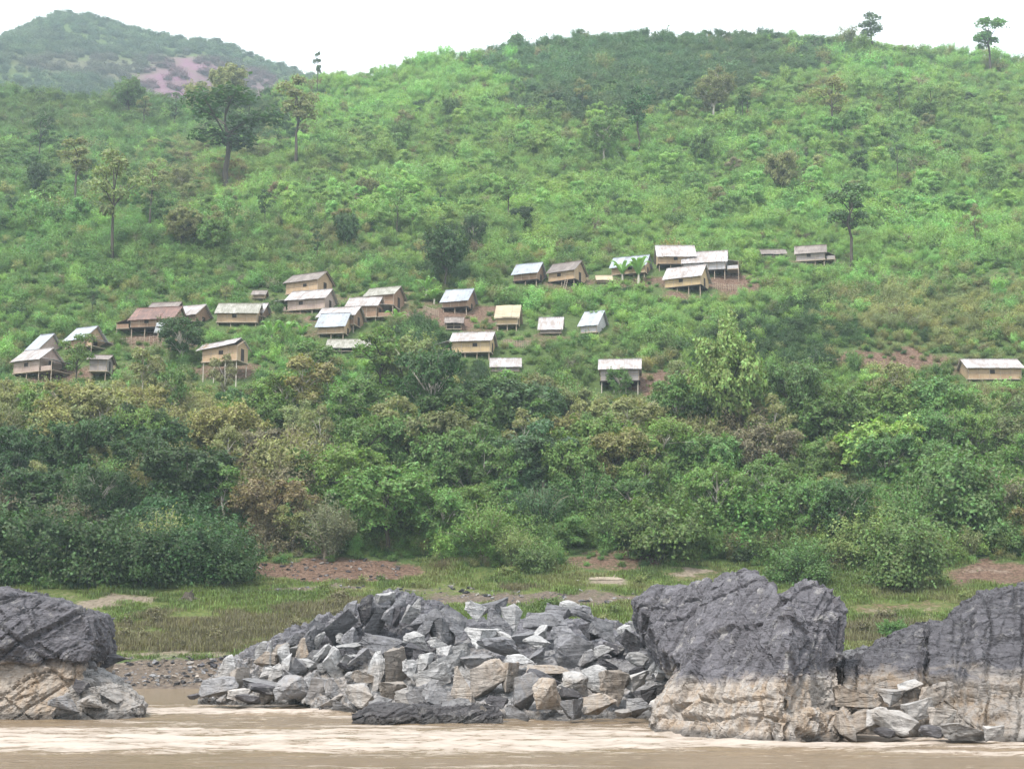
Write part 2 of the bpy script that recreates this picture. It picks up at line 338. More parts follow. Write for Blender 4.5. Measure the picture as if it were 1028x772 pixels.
# ------------------------------------------------------------------ ground cover zones (where the soil is bare), given where they lie on the slope
def zone(px, py, lst):
    r = np.zeros_like(px, float); px, py = px + 26 * n2(px, py * 2.2, 42, 801, 4), py + 9 * n2(px, py * 2.2, 26, 802, 5) + 5 * n2(px, py * 3, 7, 803, 3)
    for cx, cy, rx, ry, s in lst:
        d = ((px - cx) / rx) ** 2 + ((py - cy) / ry) ** 2; r = np.maximum(r, s * (1 - ss(0.55, 1.3, d)))
    return r
EARTH = [(335, 572, 95, 12, 1), (245, 558, 18, 12, 1), (620, 562, 60, 12, .8), (900, 363, 70, 12, 1), (980, 370, 50, 10, .7), (665, 385, 35, 14, 1), (735, 283, 24, 14, 1), (640, 282, 45, 8, .8), (470, 318, 60, 10, .9), (350, 300, 80, 9, .7),
         (310, 330, 40, 10, .6), (160, 345, 50, 8, .9), (230, 372, 50, 10, .8), (60, 383, 50, 8, .9), (520, 345, 40, 6, .7), (580, 283, 50, 5, .7), (810, 262, 40, 5, .6), (1005, 285, 40, 14, .5), (220, 300, 90, 8, .5), (430, 308, 60, 10, .6),
         (1000, 575, 60, 14, .9), (910, 610, 60, 8, .6), (700, 575, 40, 8, .6), (350, 240, 40, 14, .35), (120, 460, 40, 20, .35), (810, 400, 60, 6, .5)]
EARTH += [(300, 318, 70, 4, .8), (395, 316, 40, 5, .8), (560, 338, 60, 4, .6), (530, 292, 60, 4, .7), (700, 298, 50, 5, .8), (100, 372, 60, 5, .8), (250, 355, 40, 5, .6), (480, 332, 30, 4, .7), (620, 300, 40, 4, .5), (175, 330, 30, 5, .6)]
SAND = [(110, 604, 40, 7, .9), (608, 583, 24, 4, .9), (700, 573, 26, 5, .9), (905, 612, 40, 5, .6), (160, 655, 90, 4, .7), (980, 572, 40, 5, .5), (60, 600, 30, 6, .5)]
MUD = [(330, 590, 60, 4, .8), (540, 600, 130, 8, .9), (250, 668, 180, 9, 1), (450, 590, 60, 5, .5), (140, 676, 120, 14, 1.0)]
BURN = [(195, 84, 66, 26, 1), (262, 88, 30, 16, .8), (60, 66, 50, 12, .4), (110, 70, 30, 14, .35)]
# terrain mesh
xs = np.concatenate([np.arange(-600, -200, 20), np.arange(-200, -75, 4), np.arange(-75, 75, 1.3), np.arange(75, 200, 4), np.arange(200, 601, 20)])
ys = np.concatenate([[-300, -100, 0, 50, 70], np.arange(80, 135, 0.7), np.arange(135, 300, 1.8), np.arange(300, 440, 3), np.arange(440, 1000, 7), np.arange(1000, 1270, 40)])
X, Y = np.meshgrid(xs, ys); Z = H(X, Y); nx, ny = len(xs), len(ys)
V = np.stack([X.ravel(), Y.ravel(), Z.ravel()], 1)
ii = np.arange(nx - 1)[None, :] + nx * np.arange(ny - 1)[:, None]; ii = ii.ravel()
Fq = np.stack([ii, ii + 1, ii + nx + 1, ii + nx], 1)
PXv, PYv, _ = proj(V[:, 0], np.maximum(V[:, 1], 50), V[:, 2])
fr = V[:, 1]
near = (fr > 88) & (fr < 430)
cov = np.zeros((len(V), 4), np.float32)
cov[:, 0] = zone(PXv, PYv, EARTH) * near
cov[:, 1] = ss(98, 101, fr) * (1 - ss(124, 132, fr)) * 0.9
cov[:, 2] = zone(PXv, PYv, SAND) * near
cov[:, 3] = np.maximum(zone(PXv, PYv, MUD) * near, 1 - ss(95, 100, fr))
burn = zone(PXv, PYv, BURN) * (fr > 470)
meshobj('hillside', npmesh('hillside', V, Fq, M['ground'], {'cover': ('FLOAT_COLOR', cov), 'burnt': ('FLOAT', burn)}, True))['kind'] = 'structure'
# water
xs = np.concatenate([np.arange(-600, -60, 20), np.arange(-60, 60, 0.16), np.arange(60, 601, 20)])
ys = np.concatenate([[-300, -200, -60, 0, 15], np.arange(24, 75, 0.11), np.arange(75, 100, 0.6), [110]])
X, Y = np.meshgrid(xs, ys); x_, y_ = X.ravel(), Y.ravel()
inner = ss(-60, -50, x_) * (1 - ss(50, 60, x_)) * ss(20, 27, y_) * (1 - ss(66, 76, y_))
wob = y_ + 2.5 * n2(x_, y_, 14, 2, 2)
rap = np.clip(ss(37.5, 42, wob) * (1 - ss(64, 73, y_)), 0, 1)
rap = rap * (1 - 0.8 * ss(-22, -17, -x_ + 0 * y_) * ss(48, 52, y_) * (1 - ss(56, 60, y_)))
wave = fbm(np.stack([x_ * 0.22, y_ * 1.05, 0 * x_], 1), 4, 71); chop = fbm(np.stack([x_ * 0.9, y_ * 2.6, 0 * x_ + 4], 1), 3, 91)
rid = 1 - np.abs(wave) * 2.2
Zw = inner * ((0.045 + 0.14 * rap) * rid * 0.7 + (0.02 + 0.07 * rap) * chop) - 0.05
nx, ny = len(xs), len(ys); ii = (np.arange(nx - 1)[None, :] + nx * np.arange(ny - 1)[:, None]).ravel()
foam = rap * inner + 0.28 * inner * (1 - rap)
meshobj('river_water', npmesh('river_water', np.stack([x_, y_, Zw], 1), np.stack([ii, ii + 1, ii + nx + 1, ii + nx], 1), M['water'], {'foam': ('FLOAT', foam), 'crest': ('FLOAT', np.clip(rid, 0, 1) * inner)}, True))['kind'] = 'structure'
# ------------------------------------------------------------------ rocks
def joints(P, axes, spac, seed, amp, crack, cw, warp):
    """three sets of joint planes cut the rock into blocks, each block stands out or back a little"""
    U = []; D = 9.0
    for i, (ax, sp) in enumerate(zip(axes, spac)):
        ax = np.array(ax) / np.linalg.norm(ax); u = (P @ ax) / sp + warp * fbm(P * 0.55 / max(sp, .5), 3, seed + 31 * i)
        u = u + 0.35 * vnoise(np.stack([np.floor(u), 0 * u, 0 * u + i], 1) * 1.37, seed)
        U.append(np.floor(u)); f = u - np.floor(u); D = np.minimum(D, np.minimum(f, 1 - f) * sp)
    U = [u.astype(np.int64) for u in U]; h = _h(U[0], U[1], U[2], seed); h2 = _h(U[0], U[1], U[2], seed + 5)
    g = (P @ (np.array([1, .6, -.4]) * (1))) * 0
    return amp * (h - 0.5) * ss(0, cw * .8, D) - crack * (h2 > 0.35) * (1 - ss(0, cw, D))
def displace(P, Nn, seed, k=1.0, big=1.1, tilt=0.5, amp=0.24):
    c, s_ = math.cos(tilt), math.sin(tilt)
    ax = [(c, .25, s_), (-s_ * .9, .2, c), (.35, 1, -.2)]
    d = joints(P, ax, (1.9 * big, .75 * big, 1.5 * big), seed, amp * 1.5, .16, .10, .35)
    d = d + joints(P, [(c, -.4, s_ * .8), (-s_, .3, c), (-.3, 1, .3)], (.8 * big, .34 * big, .7 * big), seed + 3, amp * .75, .07, .06, .5) * k
    d = d + joints(P, [(c, .5, s_), (-s_, -.2, c), (.5, 1, .3)], (.4, .17, .4), seed + 8, .07, .02, .04, .5) * k
    Q = np.stack([P[:, 0] * c + P[:, 2] * s_, P[:, 1], -P[:, 0] * s_ + P[:, 2] * c], 1)
    d = d + 0.12 * fbm(P * 0.45, 3, seed + 2) + 0.10 * k * fbm(Q * np.array([0.9, 0.9, 2.2]), 4, seed + 9) + 0.04 * k * fbm(P * 6, 3, seed + 90)
    return P + Nn * d[:, None]
def hull_bm(pts, bm):
    vs = [bm.verts.new(p) for p in pts]; r = bmesh.ops.convex_hull(bm, input=vs)
    bmesh.ops.delete(bm, geom=list({g for g in r['geom_interior'] + r['geom_unused'] if isinstance(g, bmesh.types.BMVert)}), context='VERTS')
def rockmass(name, pieces, m, seed, voxel=0.07, label=None, cat='rock', group=None, **kw):
    """pieces: lists of (px, py, D) outline points of the near side + thickness; joined, remeshed, weathered"""
    bm = bmesh.new()
    for pts, thick in pieces:
        P = [at(*p) for p in pts]; P = [np.array([p[0], p[1], p[2]]) for p in P]
        for p in P:
            if p[2] < 0.25: p[2] = -0.5
        c = np.mean(P, 0); allp = list(P)
        for p in P:
            q = c + (p - c) * 0.86; q[1] = p[1] + thick; q[2] = min(q[2], p[2]) if p[2] > c[2] else p[2]; allp.append(q)
        b2 = bmesh.new(); hull_bm(allp, b2)
        me = bpy.data.meshes.new('t'); b2.to_mesh(me); bm.from_mesh(me); b2.free(); bpy.data.meshes.remove(me)
    me = bpy.data.meshes.new('t'); bm.to_mesh(me); bm.free()
    tmp = bpy.data.objects.new('t', me); COL.objects.link(tmp)
    md = tmp.modifiers.new('r', 'REMESH'); md.mode = 'VOXEL'; md.voxel_size = voxel
    ev = tmp.evaluated_get(bpy.context.evaluated_depsgraph_get()); me2 = bpy.data.meshes.new_from_object(ev)
    bpy.data.objects.remove(tmp); bpy.data.meshes.remove(me)
    n = len(me2.vertices); P = np.empty(n * 3, np.float32); Nn = np.empty(n * 3, np.float32)
    me2.vertices.foreach_get('co', P); me2.vertices.foreach_get('normal', Nn); P = P.reshape(-1, 3).astype(float); Nn = Nn.reshape(-1, 3)
    cen = P.mean(0); cen[2] = 0
    P = displace(P, Nn, seed, **kw)
    me2.vertices.foreach_set('co', (P - cen).astype(np.float32).ravel()); me2.update(); me2.materials.clear(); me2.materials.append(m); me2.name = name
    me2.polygons.foreach_set('use_smooth', np.zeros(len(me2.polygons), bool))
    o = meshobj(name, me2); o.location = cen
    return tag(o, label, cat, group)
rockmass('rock_outcrop', [([(-90, 578, 58), (0, 587, 58), (36, 600, 57.5), (90, 616, 57.5), (86, 640, 57), (92, 652, 57), (88, 662, 57), (-90, 668, 56.5), (-40, 640, 56)], 5),
    ([(-90, 655, 57), (86, 657, 57.5), (84, 672, 57.3), (74, 692, 57), (62, 722, 56.5), (-90, 722, 56)], 5)], M['rock_tan'], 3, label='huge dark-topped rock with a tan lower face at the left edge of the river', group='big river rocks', tilt=.75, big=1.5)
rockmass('river_rock', [([(50, 714, 56), (70, 700, 57), (84, 668, 58), (104, 676, 58.5), (124, 694, 58), (143, 708, 57), (143, 722, 56.5), (50, 722, 56)], 2.2)], M['b_pale'], 13, 0.06, label='low pale sloping rock at the foot of the big left rock, reaching into the river', group='big river rocks', amp=0.12)
rockmass('rock_ridge', [([(192, 712, 69), (205, 686, 70), (236, 661, 71), (270, 641, 72), (300, 630, 72.5), (334, 617, 73), (352, 640, 70), (352, 708, 66), (300, 712, 66)], 5),
    ([(330, 620, 73), (362, 606, 73), (385, 596, 73), (402, 594, 73.4), (412, 598, 73), (440, 607, 73), (452, 640, 70), (452, 690, 66), (335, 690, 66)], 4),
    ([(290, 690, 66), (350, 660, 67), (450, 660, 66), (470, 720, 58), (330, 720, 60)], 5)], M['rockc'], 23, label='long striped grey rock ridge climbing to the peak of the middle rock pile', group='big river rocks', tilt=1.05, big=0.75, amp=.3)
rockmass('rock_ledge', [([(430, 690, 60), (520, 668, 63), (640, 652, 66), (700, 660, 64), (700, 724, 56), (560, 724, 54), (420, 724, 55)], 8), ([(430, 632, 72), (500, 622, 74), (600, 622, 75), (660, 634, 72), (690, 668, 66), (430, 680, 64)], 6)],
    M['rockc'], 33, 0.09, label='broken rock bed showing between the boulders of the middle pile', group='big river rocks')
rockmass('flat_rock', [([(352, 715, 53), (372, 709, 54), (440, 706, 54.5), (500, 707, 54), (508, 716, 53.3), (504, 730, 52.6), (352, 726, 52.8)], 1.8)], M['b_dark'], 43, 0.05, label='long low dark flat rock lying in the water before the middle pile', group='big river rocks', amp=0.1)
rockmass('rock_cliff', [
    ([(638, 602, 60), (656, 590, 60), (700, 586, 57), (722, 584, 54), (742, 650, 49), (735, 745, 46), (650, 640, 60), (684, 676, 57), (700, 706, 51)], 4),
    ([(712, 588, 53), (726, 580, 52), (738, 571, 51.5), (752, 575, 51), (772, 586, 49), (793, 598, 45.6), (791, 660, 44), (790, 745, 43.2), (700, 745, 45.5), (690, 660, 49)], 5),
    ([(780, 596, 47), (806, 592, 47), (842, 614, 48), (842, 690, 47), (838, 745, 46.4), (790, 745, 43.4), (790, 650, 44)], 4),
    ([(800, 590, 47), (816, 580, 47.5), (829, 583, 47.5), (848, 605, 47.5), (853, 626, 47.3), (849, 662, 47), (812, 668, 45.8), (797, 640, 45.4)], 3),
    ([(650, 745, 47.5), (662, 712, 48), (690, 672, 48.3), (720, 664, 47.2), (788, 674, 43.7), (788, 745, 42.6), (720, 745, 44)], 3),
    ([(785, 718, 43), (850, 714, 45), (856, 745, 44.5), (780, 745, 42.6)], 2)], M['rock'], 53, 0.06, label='tallest rock, dark grey cliff with a pale washed foot, right of the middle pile', group='big river rocks', tilt=1.2, big=1.5, amp=0.2)
rockmass('rock_outcrop', [
    ([(842, 668, 48), (880, 654, 48), (905, 646, 48), (935, 652, 47), (945, 745, 44), (842, 745, 45)], 3),
    ([(895, 650, 48), (930, 628, 48.5), (962, 617, 49), (1000, 612, 49), (1080, 600, 49), (1080, 748, 41), (1020, 748, 42), (955, 745, 44), (930, 690, 46)], 5),
    ([(972, 620, 50), (1000, 597, 51), (1016, 590, 51), (1090, 586, 51), (1090, 660, 47)], 4),
    ([(1060, 600, 50), (1180, 590, 52), (1180, 745, 46), (1060, 748, 43)], 6)], M['rock'], 63, 0.06, label='long grey rock slope with an orange-tan base at the right edge of the river', group='big river rocks', tilt=1.35, big=1.4, amp=0.2)
rockmass('rock_shelf', [([(850, 655, 53), (880, 648, 53), (900, 650, 52), (900, 690, 50), (850, 690, 50)], 2)], M['b_grey'], 73, 0.06, label='low dark grey rock bridging the tall cliff and the right outcrop', group='big river rocks')
# boulders
def boulder_mesh(seed, kind):
    r = random.Random(seed); bm = bmesh.new(); pts = []
    for i in range(9 if kind else 12):
        v = Vector((r.gauss(0, 1), r.gauss(0, 1), r.gauss(0, 1))).normalized()
        p = Vector([math.copysign(abs(c) ** (0.5 if kind else 0.7), c) for c in v]) * r.uniform(0.42, 0.55)
        pts.append(p)
    hull_bm(pts, bm); bmesh.ops.bevel(bm, geom=list(bm.edges), offset=0.012, segments=1, affect='EDGES')
    bmesh.ops.triangulate(bm, faces=list(bm.faces))
    for _ in range(3):
        le = [e for e in bm.edges if e.calc_length() > 0.085]
        if not le: break
        bmesh.ops.subdivide_edges(bm, edges=le, cuts=1, use_grid_fill=False); bmesh.ops.triangulate(bm, faces=list(bm.faces))
    bm.normal_update(); me = bpy.data.meshes.new('boulder'); bm.to_mesh(me); bm.free()
    n = len(me.vertices); P = np.empty(n*3, np.float32); Nn = np.empty(n*3, np.float32); me.vertices.foreach_get('co', P); me.vertices.foreach_get('normal', Nn)
    P = P.reshape(-1, 3).astype(float); Nn = Nn.reshape(-1, 3)
    f1, f2, cid = voro(P * 3.1 + seed, seed); e = f2 - f1
    d = joints(P, [(1, .3, .2), (-.2, .2, 1), (.3, 1, -.2)], (.5, .22, .4), seed, .05, .018, .03, .3) + 0.035 * fbm(P * 3 + seed, 4, seed)
    P = P + Nn * d[:, None]
    P = P / (P.max(0) - P.min(0))
    me.vertices.foreach_set('co', P.astype(np.float32).ravel()); me.update(); return me
BM = {}
for k in ('grey', 'pale', 'dark', 'tan'):
    BM[k] = []
    for i in range(7):
        me = boulder_mesh(100 + i * 7, i % 2); me.materials.append(M['b_' + k]); BM[k].append(me)
BL = []   # list of boulders for labels
def boulder(px, py, wpx, hpx, kind, D, tilt=0.0, deep=None, area='pile', seed=None, sink=0.0):
    r = random.Random(int(px * 31 + py * 17)); c = at(px, py, D); pm = F / (D * 1.02)
    o = meshobj('boulder', BM[kind][r.randrange(7)])
    o.scale = (wpx / pm * 1.04, (deep or max(wpx, hpx) * r.uniform(0.7, 1.0)) / pm, hpx / pm * 1.04)
    o.location = (c[0], c[1] + o.scale[1] * 0.45, c[2] - sink)
    o.rotation_euler = (r.uniform(-0.25, 0.25), tilt + r.uniform(-0.08, 0.08), r.uniform(-0.5, 0.5))
    BL.append((o, px, py, wpx, hpx, kind, tilt, area)); return o
def pileD(px, py):
    t = (py - 606) / (718 - 606); left = 1 - float(ss(300, 480, px)); return 72 * (1 - t) + (53 + 9 * left) * t - 0.8
hand = [(455, 628, 44, 36, 'grey', .3), (442, 632, 22, 40, 'grey', -.3), (487, 641, 38, 20, 'pale', 0.05), (503, 622, 28, 26, 'grey', .1), (515, 622, 14, 32, 'pale', -.1), (545, 625, 48, 22, 'grey', .25),
 (500, 611, 30, 16, 'grey', -.2), (478, 614, 26, 18, 'pale', .3), (560, 618, 26, 22, 'grey', .1), (572, 611, 20, 16, 'pale', 0), (589, 618, 28, 14, 'grey', .3), (578, 658, 44, 46, 'grey', -.35), (566, 640, 26, 22, 'grey', .2), (505, 652, 60, 18, 'grey', .2),
 (478, 664, 34, 16, 'grey', .1), (608, 636, 34, 28, 'grey', -.1), (631, 639, 16, 24, 'pale', -.35), (655, 646, 20, 26, 'pale', -.35), (637, 650, 40, 30, 'dark', .2), (597, 633, 26, 18, 'dark', -.2), (660, 660, 40, 16, 'grey', .1), (640, 662, 22, 14, 'pale', .2),
 (490, 684, 50, 40, 'tan', 0), (468, 690, 26, 40, 'tan', .1), (512, 680, 20, 30, 'tan', .1), (530, 694, 34, 38, 'grey', .1), (552, 700, 32, 34, 'tan', 0), (580, 690, 34, 24, 'pale', .4), (600, 684, 30, 30, 'pale', 0), (619, 690, 34, 34, 'tan', .05), (640, 684, 32, 14, 'pale', -.3),
 (650, 700, 24, 16, 'dark', -.2), (662, 690, 26, 14, 'grey', -.4), (640, 710, 26, 20, 'grey', .3), (600, 708, 40, 24, 'tan', 0), (578, 712, 24, 20, 'grey', 0), (450, 668, 46, 22, 'pale', -.3), (432, 682, 40, 24, 'pale', -.3), (442, 700, 40, 34, 'grey', .2),
 (420, 700, 24, 24, 'grey', -.3), (455, 712, 30, 20, 'grey', 0), (297, 692, 50, 28, 'grey', 0), (318, 694, 18, 26, 'grey', .1), (335, 692, 20, 24, 'grey', .1), (334, 667, 20, 34, 'pale', -.5), (349, 651, 26, 12, 'pale', .1), (352, 657, 24, 12, 'dark', .1), (385, 648, 50, 20, 'grey', .15),
 (263, 684, 44, 14, 'grey', -.1), (262, 692, 30, 10, 'dark', 0), (379, 676, 16, 44, 'pale', .15), (396, 672, 16, 42, 'tan', -.05), (392, 692, 28, 20, 'tan', .2), (362, 700, 34, 24, 'pale', .3), (345, 708, 24, 14, 'grey', 0), (380, 708, 24, 16, 'grey', -.2),
 (214, 692, 36, 20, 'grey', .1), (240, 698, 26, 12, 'pale', 0), (248, 702, 26, 8, 'dark', 0), (193, 699, 12, 6, 'dark', 0), (365, 678, 24, 16, 'tan', -.2), (415, 656, 28, 14, 'dark', .3), (430, 660, 34, 18, 'dark', .1), (406, 703, 20, 22, 'pale', 0), (420, 645, 30, 16, 'pale', .4),
 (404, 655, 20, 12, 'grey', .3), (440, 645, 20, 14, 'pale', 0), (525, 640, 24, 12, 'grey', 0), (540, 644, 28, 10, 'pale', .1), (470, 676, 18, 14, 'pale', 0), (520, 664, 30, 12, 'pale', .2), (548, 674, 50, 12, 'tan', .1), (590, 662, 14, 20, 'grey', .4), (604, 655, 24, 12, 'pale', -.1),
 (616, 652, 24, 12, 'dark', .2), (545, 682, 40, 14, 'dark', .2), (575, 698, 30, 14, 'dark', .4), (412, 672, 18, 20, 'pale', 0), (426, 720, 26, 10, 'grey', 0), (520, 714, 24, 16, 'grey', .1), (500, 706, 26, 14, 'dark', 0)]
for h in hand: boulder(h[0], h[1], h[2] * (.84 if h[2] > 38 else .95), h[3] * (.84 if h[2] > 38 else .95), h[4], pileD(h[0], h[1]), h[5])
rr = random.Random(5)
for py0 in range(610, 722, 10):
    for px0 in range(300, 690, 15):
        px, py = px0 + rr.uniform(-8, 8), py0 + rr.uniform(-5, 5)
        top = np.interp(px, [300, 345, 388, 410, 440, 600, 650, 690], [640, 622, 604, 604, 610, 612, 628, 665]); bot = np.interp(px, [300, 400, 520, 660, 690], [706, 712, 716, 718, 712])
        if py < top + 4 or py > bot: continue
        if px < 450 and py < 645 + (px - 300) * 0.0 and px > 300 and py < 640: continue
        if any(abs(px - q[0]) < q[2] * 0.5 and abs(py - q[1]) < q[3] * 0.5 for q in hand): continue
        k = rr.choice(['grey', 'grey', 'pale', 'pale', 'pale', 'dark', 'tan' if py > 680 else 'pale'])
        boulder(px, py, rr.uniform(10, 28), rr.uniform(6, 16), k, pileD(px, py) + 0.6, rr.uniform(-.5, .5))
for px0 in range(212, 440, 11):      # steep slabs standing out of the striped ridge
    top = np.interp(px0, [200, 236, 270, 300, 334, 362, 388, 410, 440], [688, 664, 644, 633, 621, 609, 599, 600, 610])
    for py0 in range(int(top) + 7, 700, 15):
        px, py = px0 + rr.uniform(-6, 6), py0 + rr.uniform(-6, 6)
        if rr.random() < .25 or any(abs(px - q[0]) < q[2] * 0.5 and abs(py - q[1]) < q[3] * 0.5 for q in hand): continue
        k = rr.choice(['grey', 'grey', 'grey', 'dark', 'pale'] if py < 650 else ['pale', 'grey', 'pale', 'grey', 'pale', 'tan'])
        boulder(px, py, rr.uniform(9, 17), rr.uniform(16, 34), k, pileD(px, py) + 1.1 - .02 * (700 - py), rr.uniform(.25, .85))
# boulders at the foot of the right outcrop and by the left rock
for h in [(905, 728, 44, 24, 'pale', .15, 43.2), (925, 714, 30, 18, 'pale', -.2, 44), (884, 722, 26, 20, 'pale', .2, 43.6), (868, 728, 34, 22, 'tan', 0, 43.6), (865, 700, 44, 26, 'tan', -.1, 45), (900, 700, 30, 14, 'pale', .1, 45), (915, 690, 24, 10, 'pale', 0, 45.5), (948, 722, 26, 20, 'tan', .2, 43), (938, 735, 24, 12, 'dark', 0, 42.6), (970, 732, 40, 22, 'pale', -.2, 42.2), (890, 736, 20, 10, 'dark', 0, 43), (850, 728, 16, 30, 'tan', 0, 43.8),
          (935, 700, 20, 16, 'tan', .4, 44.6), (1000, 736, 20, 12, 'pale', 0, 41.6)]:
    boulder(h[0], h[1], h[2], h[3], h[4], h[6], h[5], area='right')
for h in [(103, 664, 30, 12, 'dark', .1, 60), (90, 672, 16, 14, 'grey', .2, 58), (64, 708, 30, 12, 'grey', .1, 55.6), (80, 690, 14, 14, 'dark', .1, 56.6), (92, 706, 26, 12, 'pale', 0, 56), (96, 656, 14, 14, 'dark', 0, 58.5), (112, 700, 34, 16, 'pale', .2, 56.6)]:
    boulder(h[0], h[1], h[2], h[3], h[4], h[6], h[5], area='left')
def ordn(n):
    w_ = ['', 'second ', 'third ', 'fourth ', 'fifth ', 'sixth ', 'seventh ', 'eighth ', 'ninth ', 'tenth ', 'eleventh ', 'twelfth ', 'thirteenth ', 'fourteenth ', 'fifteenth ', 'sixteenth ']
    return w_[n] if n < len(w_) else '%dth ' % (n + 1)
def label_boulders():
    keys = {}
    for b in BL:
        o, px, py, w_, h_, kind, tilt, area = b
        asp = w_ / h_
        shape = 'flat slab' if asp > 2.1 else 'upright block' if asp < 0.85 else 'long block' if asp > 1.5 else 'angular boulder'
        size = 'large ' if w_ * h_ > 900 else 'small ' if w_ * h_ < 300 else ''
        colr = {'grey': 'grey', 'pale': 'whitish', 'dark': 'dark', 'tan': 'tan'}[kind]
        if area == 'pile':
            zone_ = ('crest' if py < 632 else 'upper middle' if py < 655 else 'lower middle' if py < 685 else 'waterline') + ' of the middle rock pile'
            if px < 360: zone_ = 'left end of the middle rock pile' if py > 670 else 'left shoulder of the middle rock pile'
        elif area == 'right': zone_ = 'foot of the right rock outcrop'
        else: zone_ = 'right foot of the big left rock'
        keys.setdefault((size + colr + ' ' + shape, zone_), []).append(b)
    for (look, zone_), l in keys.items():
        l.sort(key=lambda b: b[1])
        for i, b in enumerate(l):
            if len(l) == 1: lab = '%s at the %s' % (look, zone_)
            elif i == 0: lab = 'leftmost %s at the %s' % (look, zone_)
            elif i == len(l) - 1: lab = 'rightmost %s at the %s' % (look, zone_)
            else: lab = '%s%s from left, %s' % (ordn(i), look, zone_)
            tag(b[0], lab, 'boulder', {'pile': 'boulders of the middle rock pile', 'right': 'boulders at the foot of the right outcrop', 'left': 'boulders at the foot of the left rock'}[b[7]])
label_boulders()
# ------------------------------------------------------------------ foliage generators
def leaves(P, Nn, size, asp, seed, drop=0.0):
    r = np.random.default_rng(seed); n = len(P)
    Nn = Nn + r.normal(0, 0.55, (n, 3)); Nn /= np.linalg.norm(Nn, axis=1)[:, None]
    t = r.normal(0, 1, (n, 3)); t[:, 2] -= drop; t -= Nn * (t * Nn).sum(1)[:, None]; t /= np.linalg.norm(t, axis=1)[:, None]
    b = np.cross(Nn, t); s = size * r.uniform(0.6, 1.35, n)[:, None]
    a, c = t * s * asp, b * s * 0.5
    k = Nn * s * 0.22
    V = np.stack([P, P + a * 0.5 + c - k, P + a, P + a * 0.5 - c - k], 1).reshape(-1, 3)
    Fq = np.arange(4 * n).reshape(n, 4); lv = np.repeat(r.random(n), 4)
    return V, Fq, lv
def lobe_pts(c, rad, n, r, flat=0.8, up=-0.35):
    d = r.normal(0, 1, (n, 3)); d /= np.linalg.norm(d, axis=1)[:, None]; d[:, 2] = np.where(d[:, 2] < up, -d[:, 2] * 0.5, d[:, 2])
    q = r.uniform(0.55, 1.0, n)[:, None] ** 0.6 * (1 + 0.22 * vnoise(d * 2.3 + c, int(rad * 1000) % 97))[:, None]
    return np.asarray(c) + d * q * rad * np.array([1, 1, flat]), d + np.array([0, 0, 0.35])
def leafmesh(name, parts, m, lv_clump=0.35):
    Vs, Fs, Ls = [], [], []; n = 0
    for V, Fq, lv in parts: Vs.append(V); Fs.append(Fq + n); Ls.append(lv); n += len(V)
    V = np.concatenate(Vs); lv = np.concatenate(Ls)
    return npmesh(name, V, np.concatenate(Fs), m, {'lv': ('FLOAT', lv)})
def gen_bush(seed, n, ls, asp=1.4, flat=0.8, lobes=9, drop=0.0):
    """crown about 2 across, 1.5 high; base at z = 0"""
    r = np.random.default_rng(seed); parts = []
    for i in range(lobes):
        a = r.uniform(0, 6.28); q = r.uniform(0.1, 0.72); rad = r.uniform(0.26, 0.5) * (1.1 - 0.35 * q)
        c = (math.cos(a) * q, math.sin(a) * q, r.uniform(0.15, 1.15 - 0.65 * q))
        P, Nn = lobe_pts(c, rad, max(8, int(n / lobes * (rad / 0.38) ** 2)), r, flat)
        V, Fq, lv = leaves(P, Nn, ls, asp, int(r.integers(1e6)), drop); parts.append((V, Fq, np.clip(lv * 0.75 + r.uniform(0, 0.25), 0, 1)))
    k = int(n * 0.18); P = r.normal(0, 1, (k, 3)) * np.array([0.5, 0.5, 0.33]) + np.array([0, 0, 0.5]); P[:, 2] = np.abs(P[:, 2])
    parts.append(leaves(P, P - np.array([0, 0, 0.2]), ls * 0.9, asp, seed + 5, drop))
    # stray sprays that break the outline
    for i in range(int(lobes * 4)):
        a = r.uniform(0, 6.28); d = np.array([math.cos(a) * r.uniform(0.2, 0.9), math.sin(a) * r.uniform(0.2, 0.9), r.uniform(0.5, 1)]); d /= np.linalg.norm(d)
        t = r.uniform(0.7, 1.38, max(4, n // 130)); P = d * t[:, None] * r.uniform(0.85, 1.15) * np.array([1, 1, 1.15]) + r.normal(0, 0.03, (len(t), 3))
        parts.append(leaves(P, np.tile(d, (len(t), 1)) + np.array([0, 0, 0.3]), ls, asp, int(r.integers(1e6)), drop))
    return parts
def gen_bamboo(seed, stalks, per, ls):
    """clump of arching canes, narrow drooping leaves; about 2 across, 2 high"""
    r = np.random.default_rng(seed); parts = []; canes = []
    for i in range(stalks):
        a = r.uniform(0, 6.28); lean = r.uniform(0.05, 1.0); hgt = r.uniform(1.1, 2.0); t = np.linspace(0, 1, 8)
        x = np.stack([0.15 * math.cos(a) + math.cos(a) * lean * t ** 1.9, 0.15 * math.sin(a) + math.sin(a) * lean * t ** 1.9, hgt * (t - 0.33 * lean * t ** 3)], 1); canes.append(x)
        u = r.uniform(0.25, 1.0, per); P = np.stack([np.interp(u, t, x[:, j]) for j in range(3)], 1) + r.normal(0, 0.085, (per, 3)) * (1.3 - 0.5 * u)[:, None]
        d = np.tile([math.cos(a) * 0.5, math.sin(a) * 0.5, 0.7], (per, 1))
        V, Fq, lv = leaves(P, d, ls, 2.4, int(r.integers(1e6)), 1.1); parts.append((V, Fq, np.clip(lv * 0.7 + r.uniform(0, .3), 0, 1)))
    return parts, canes
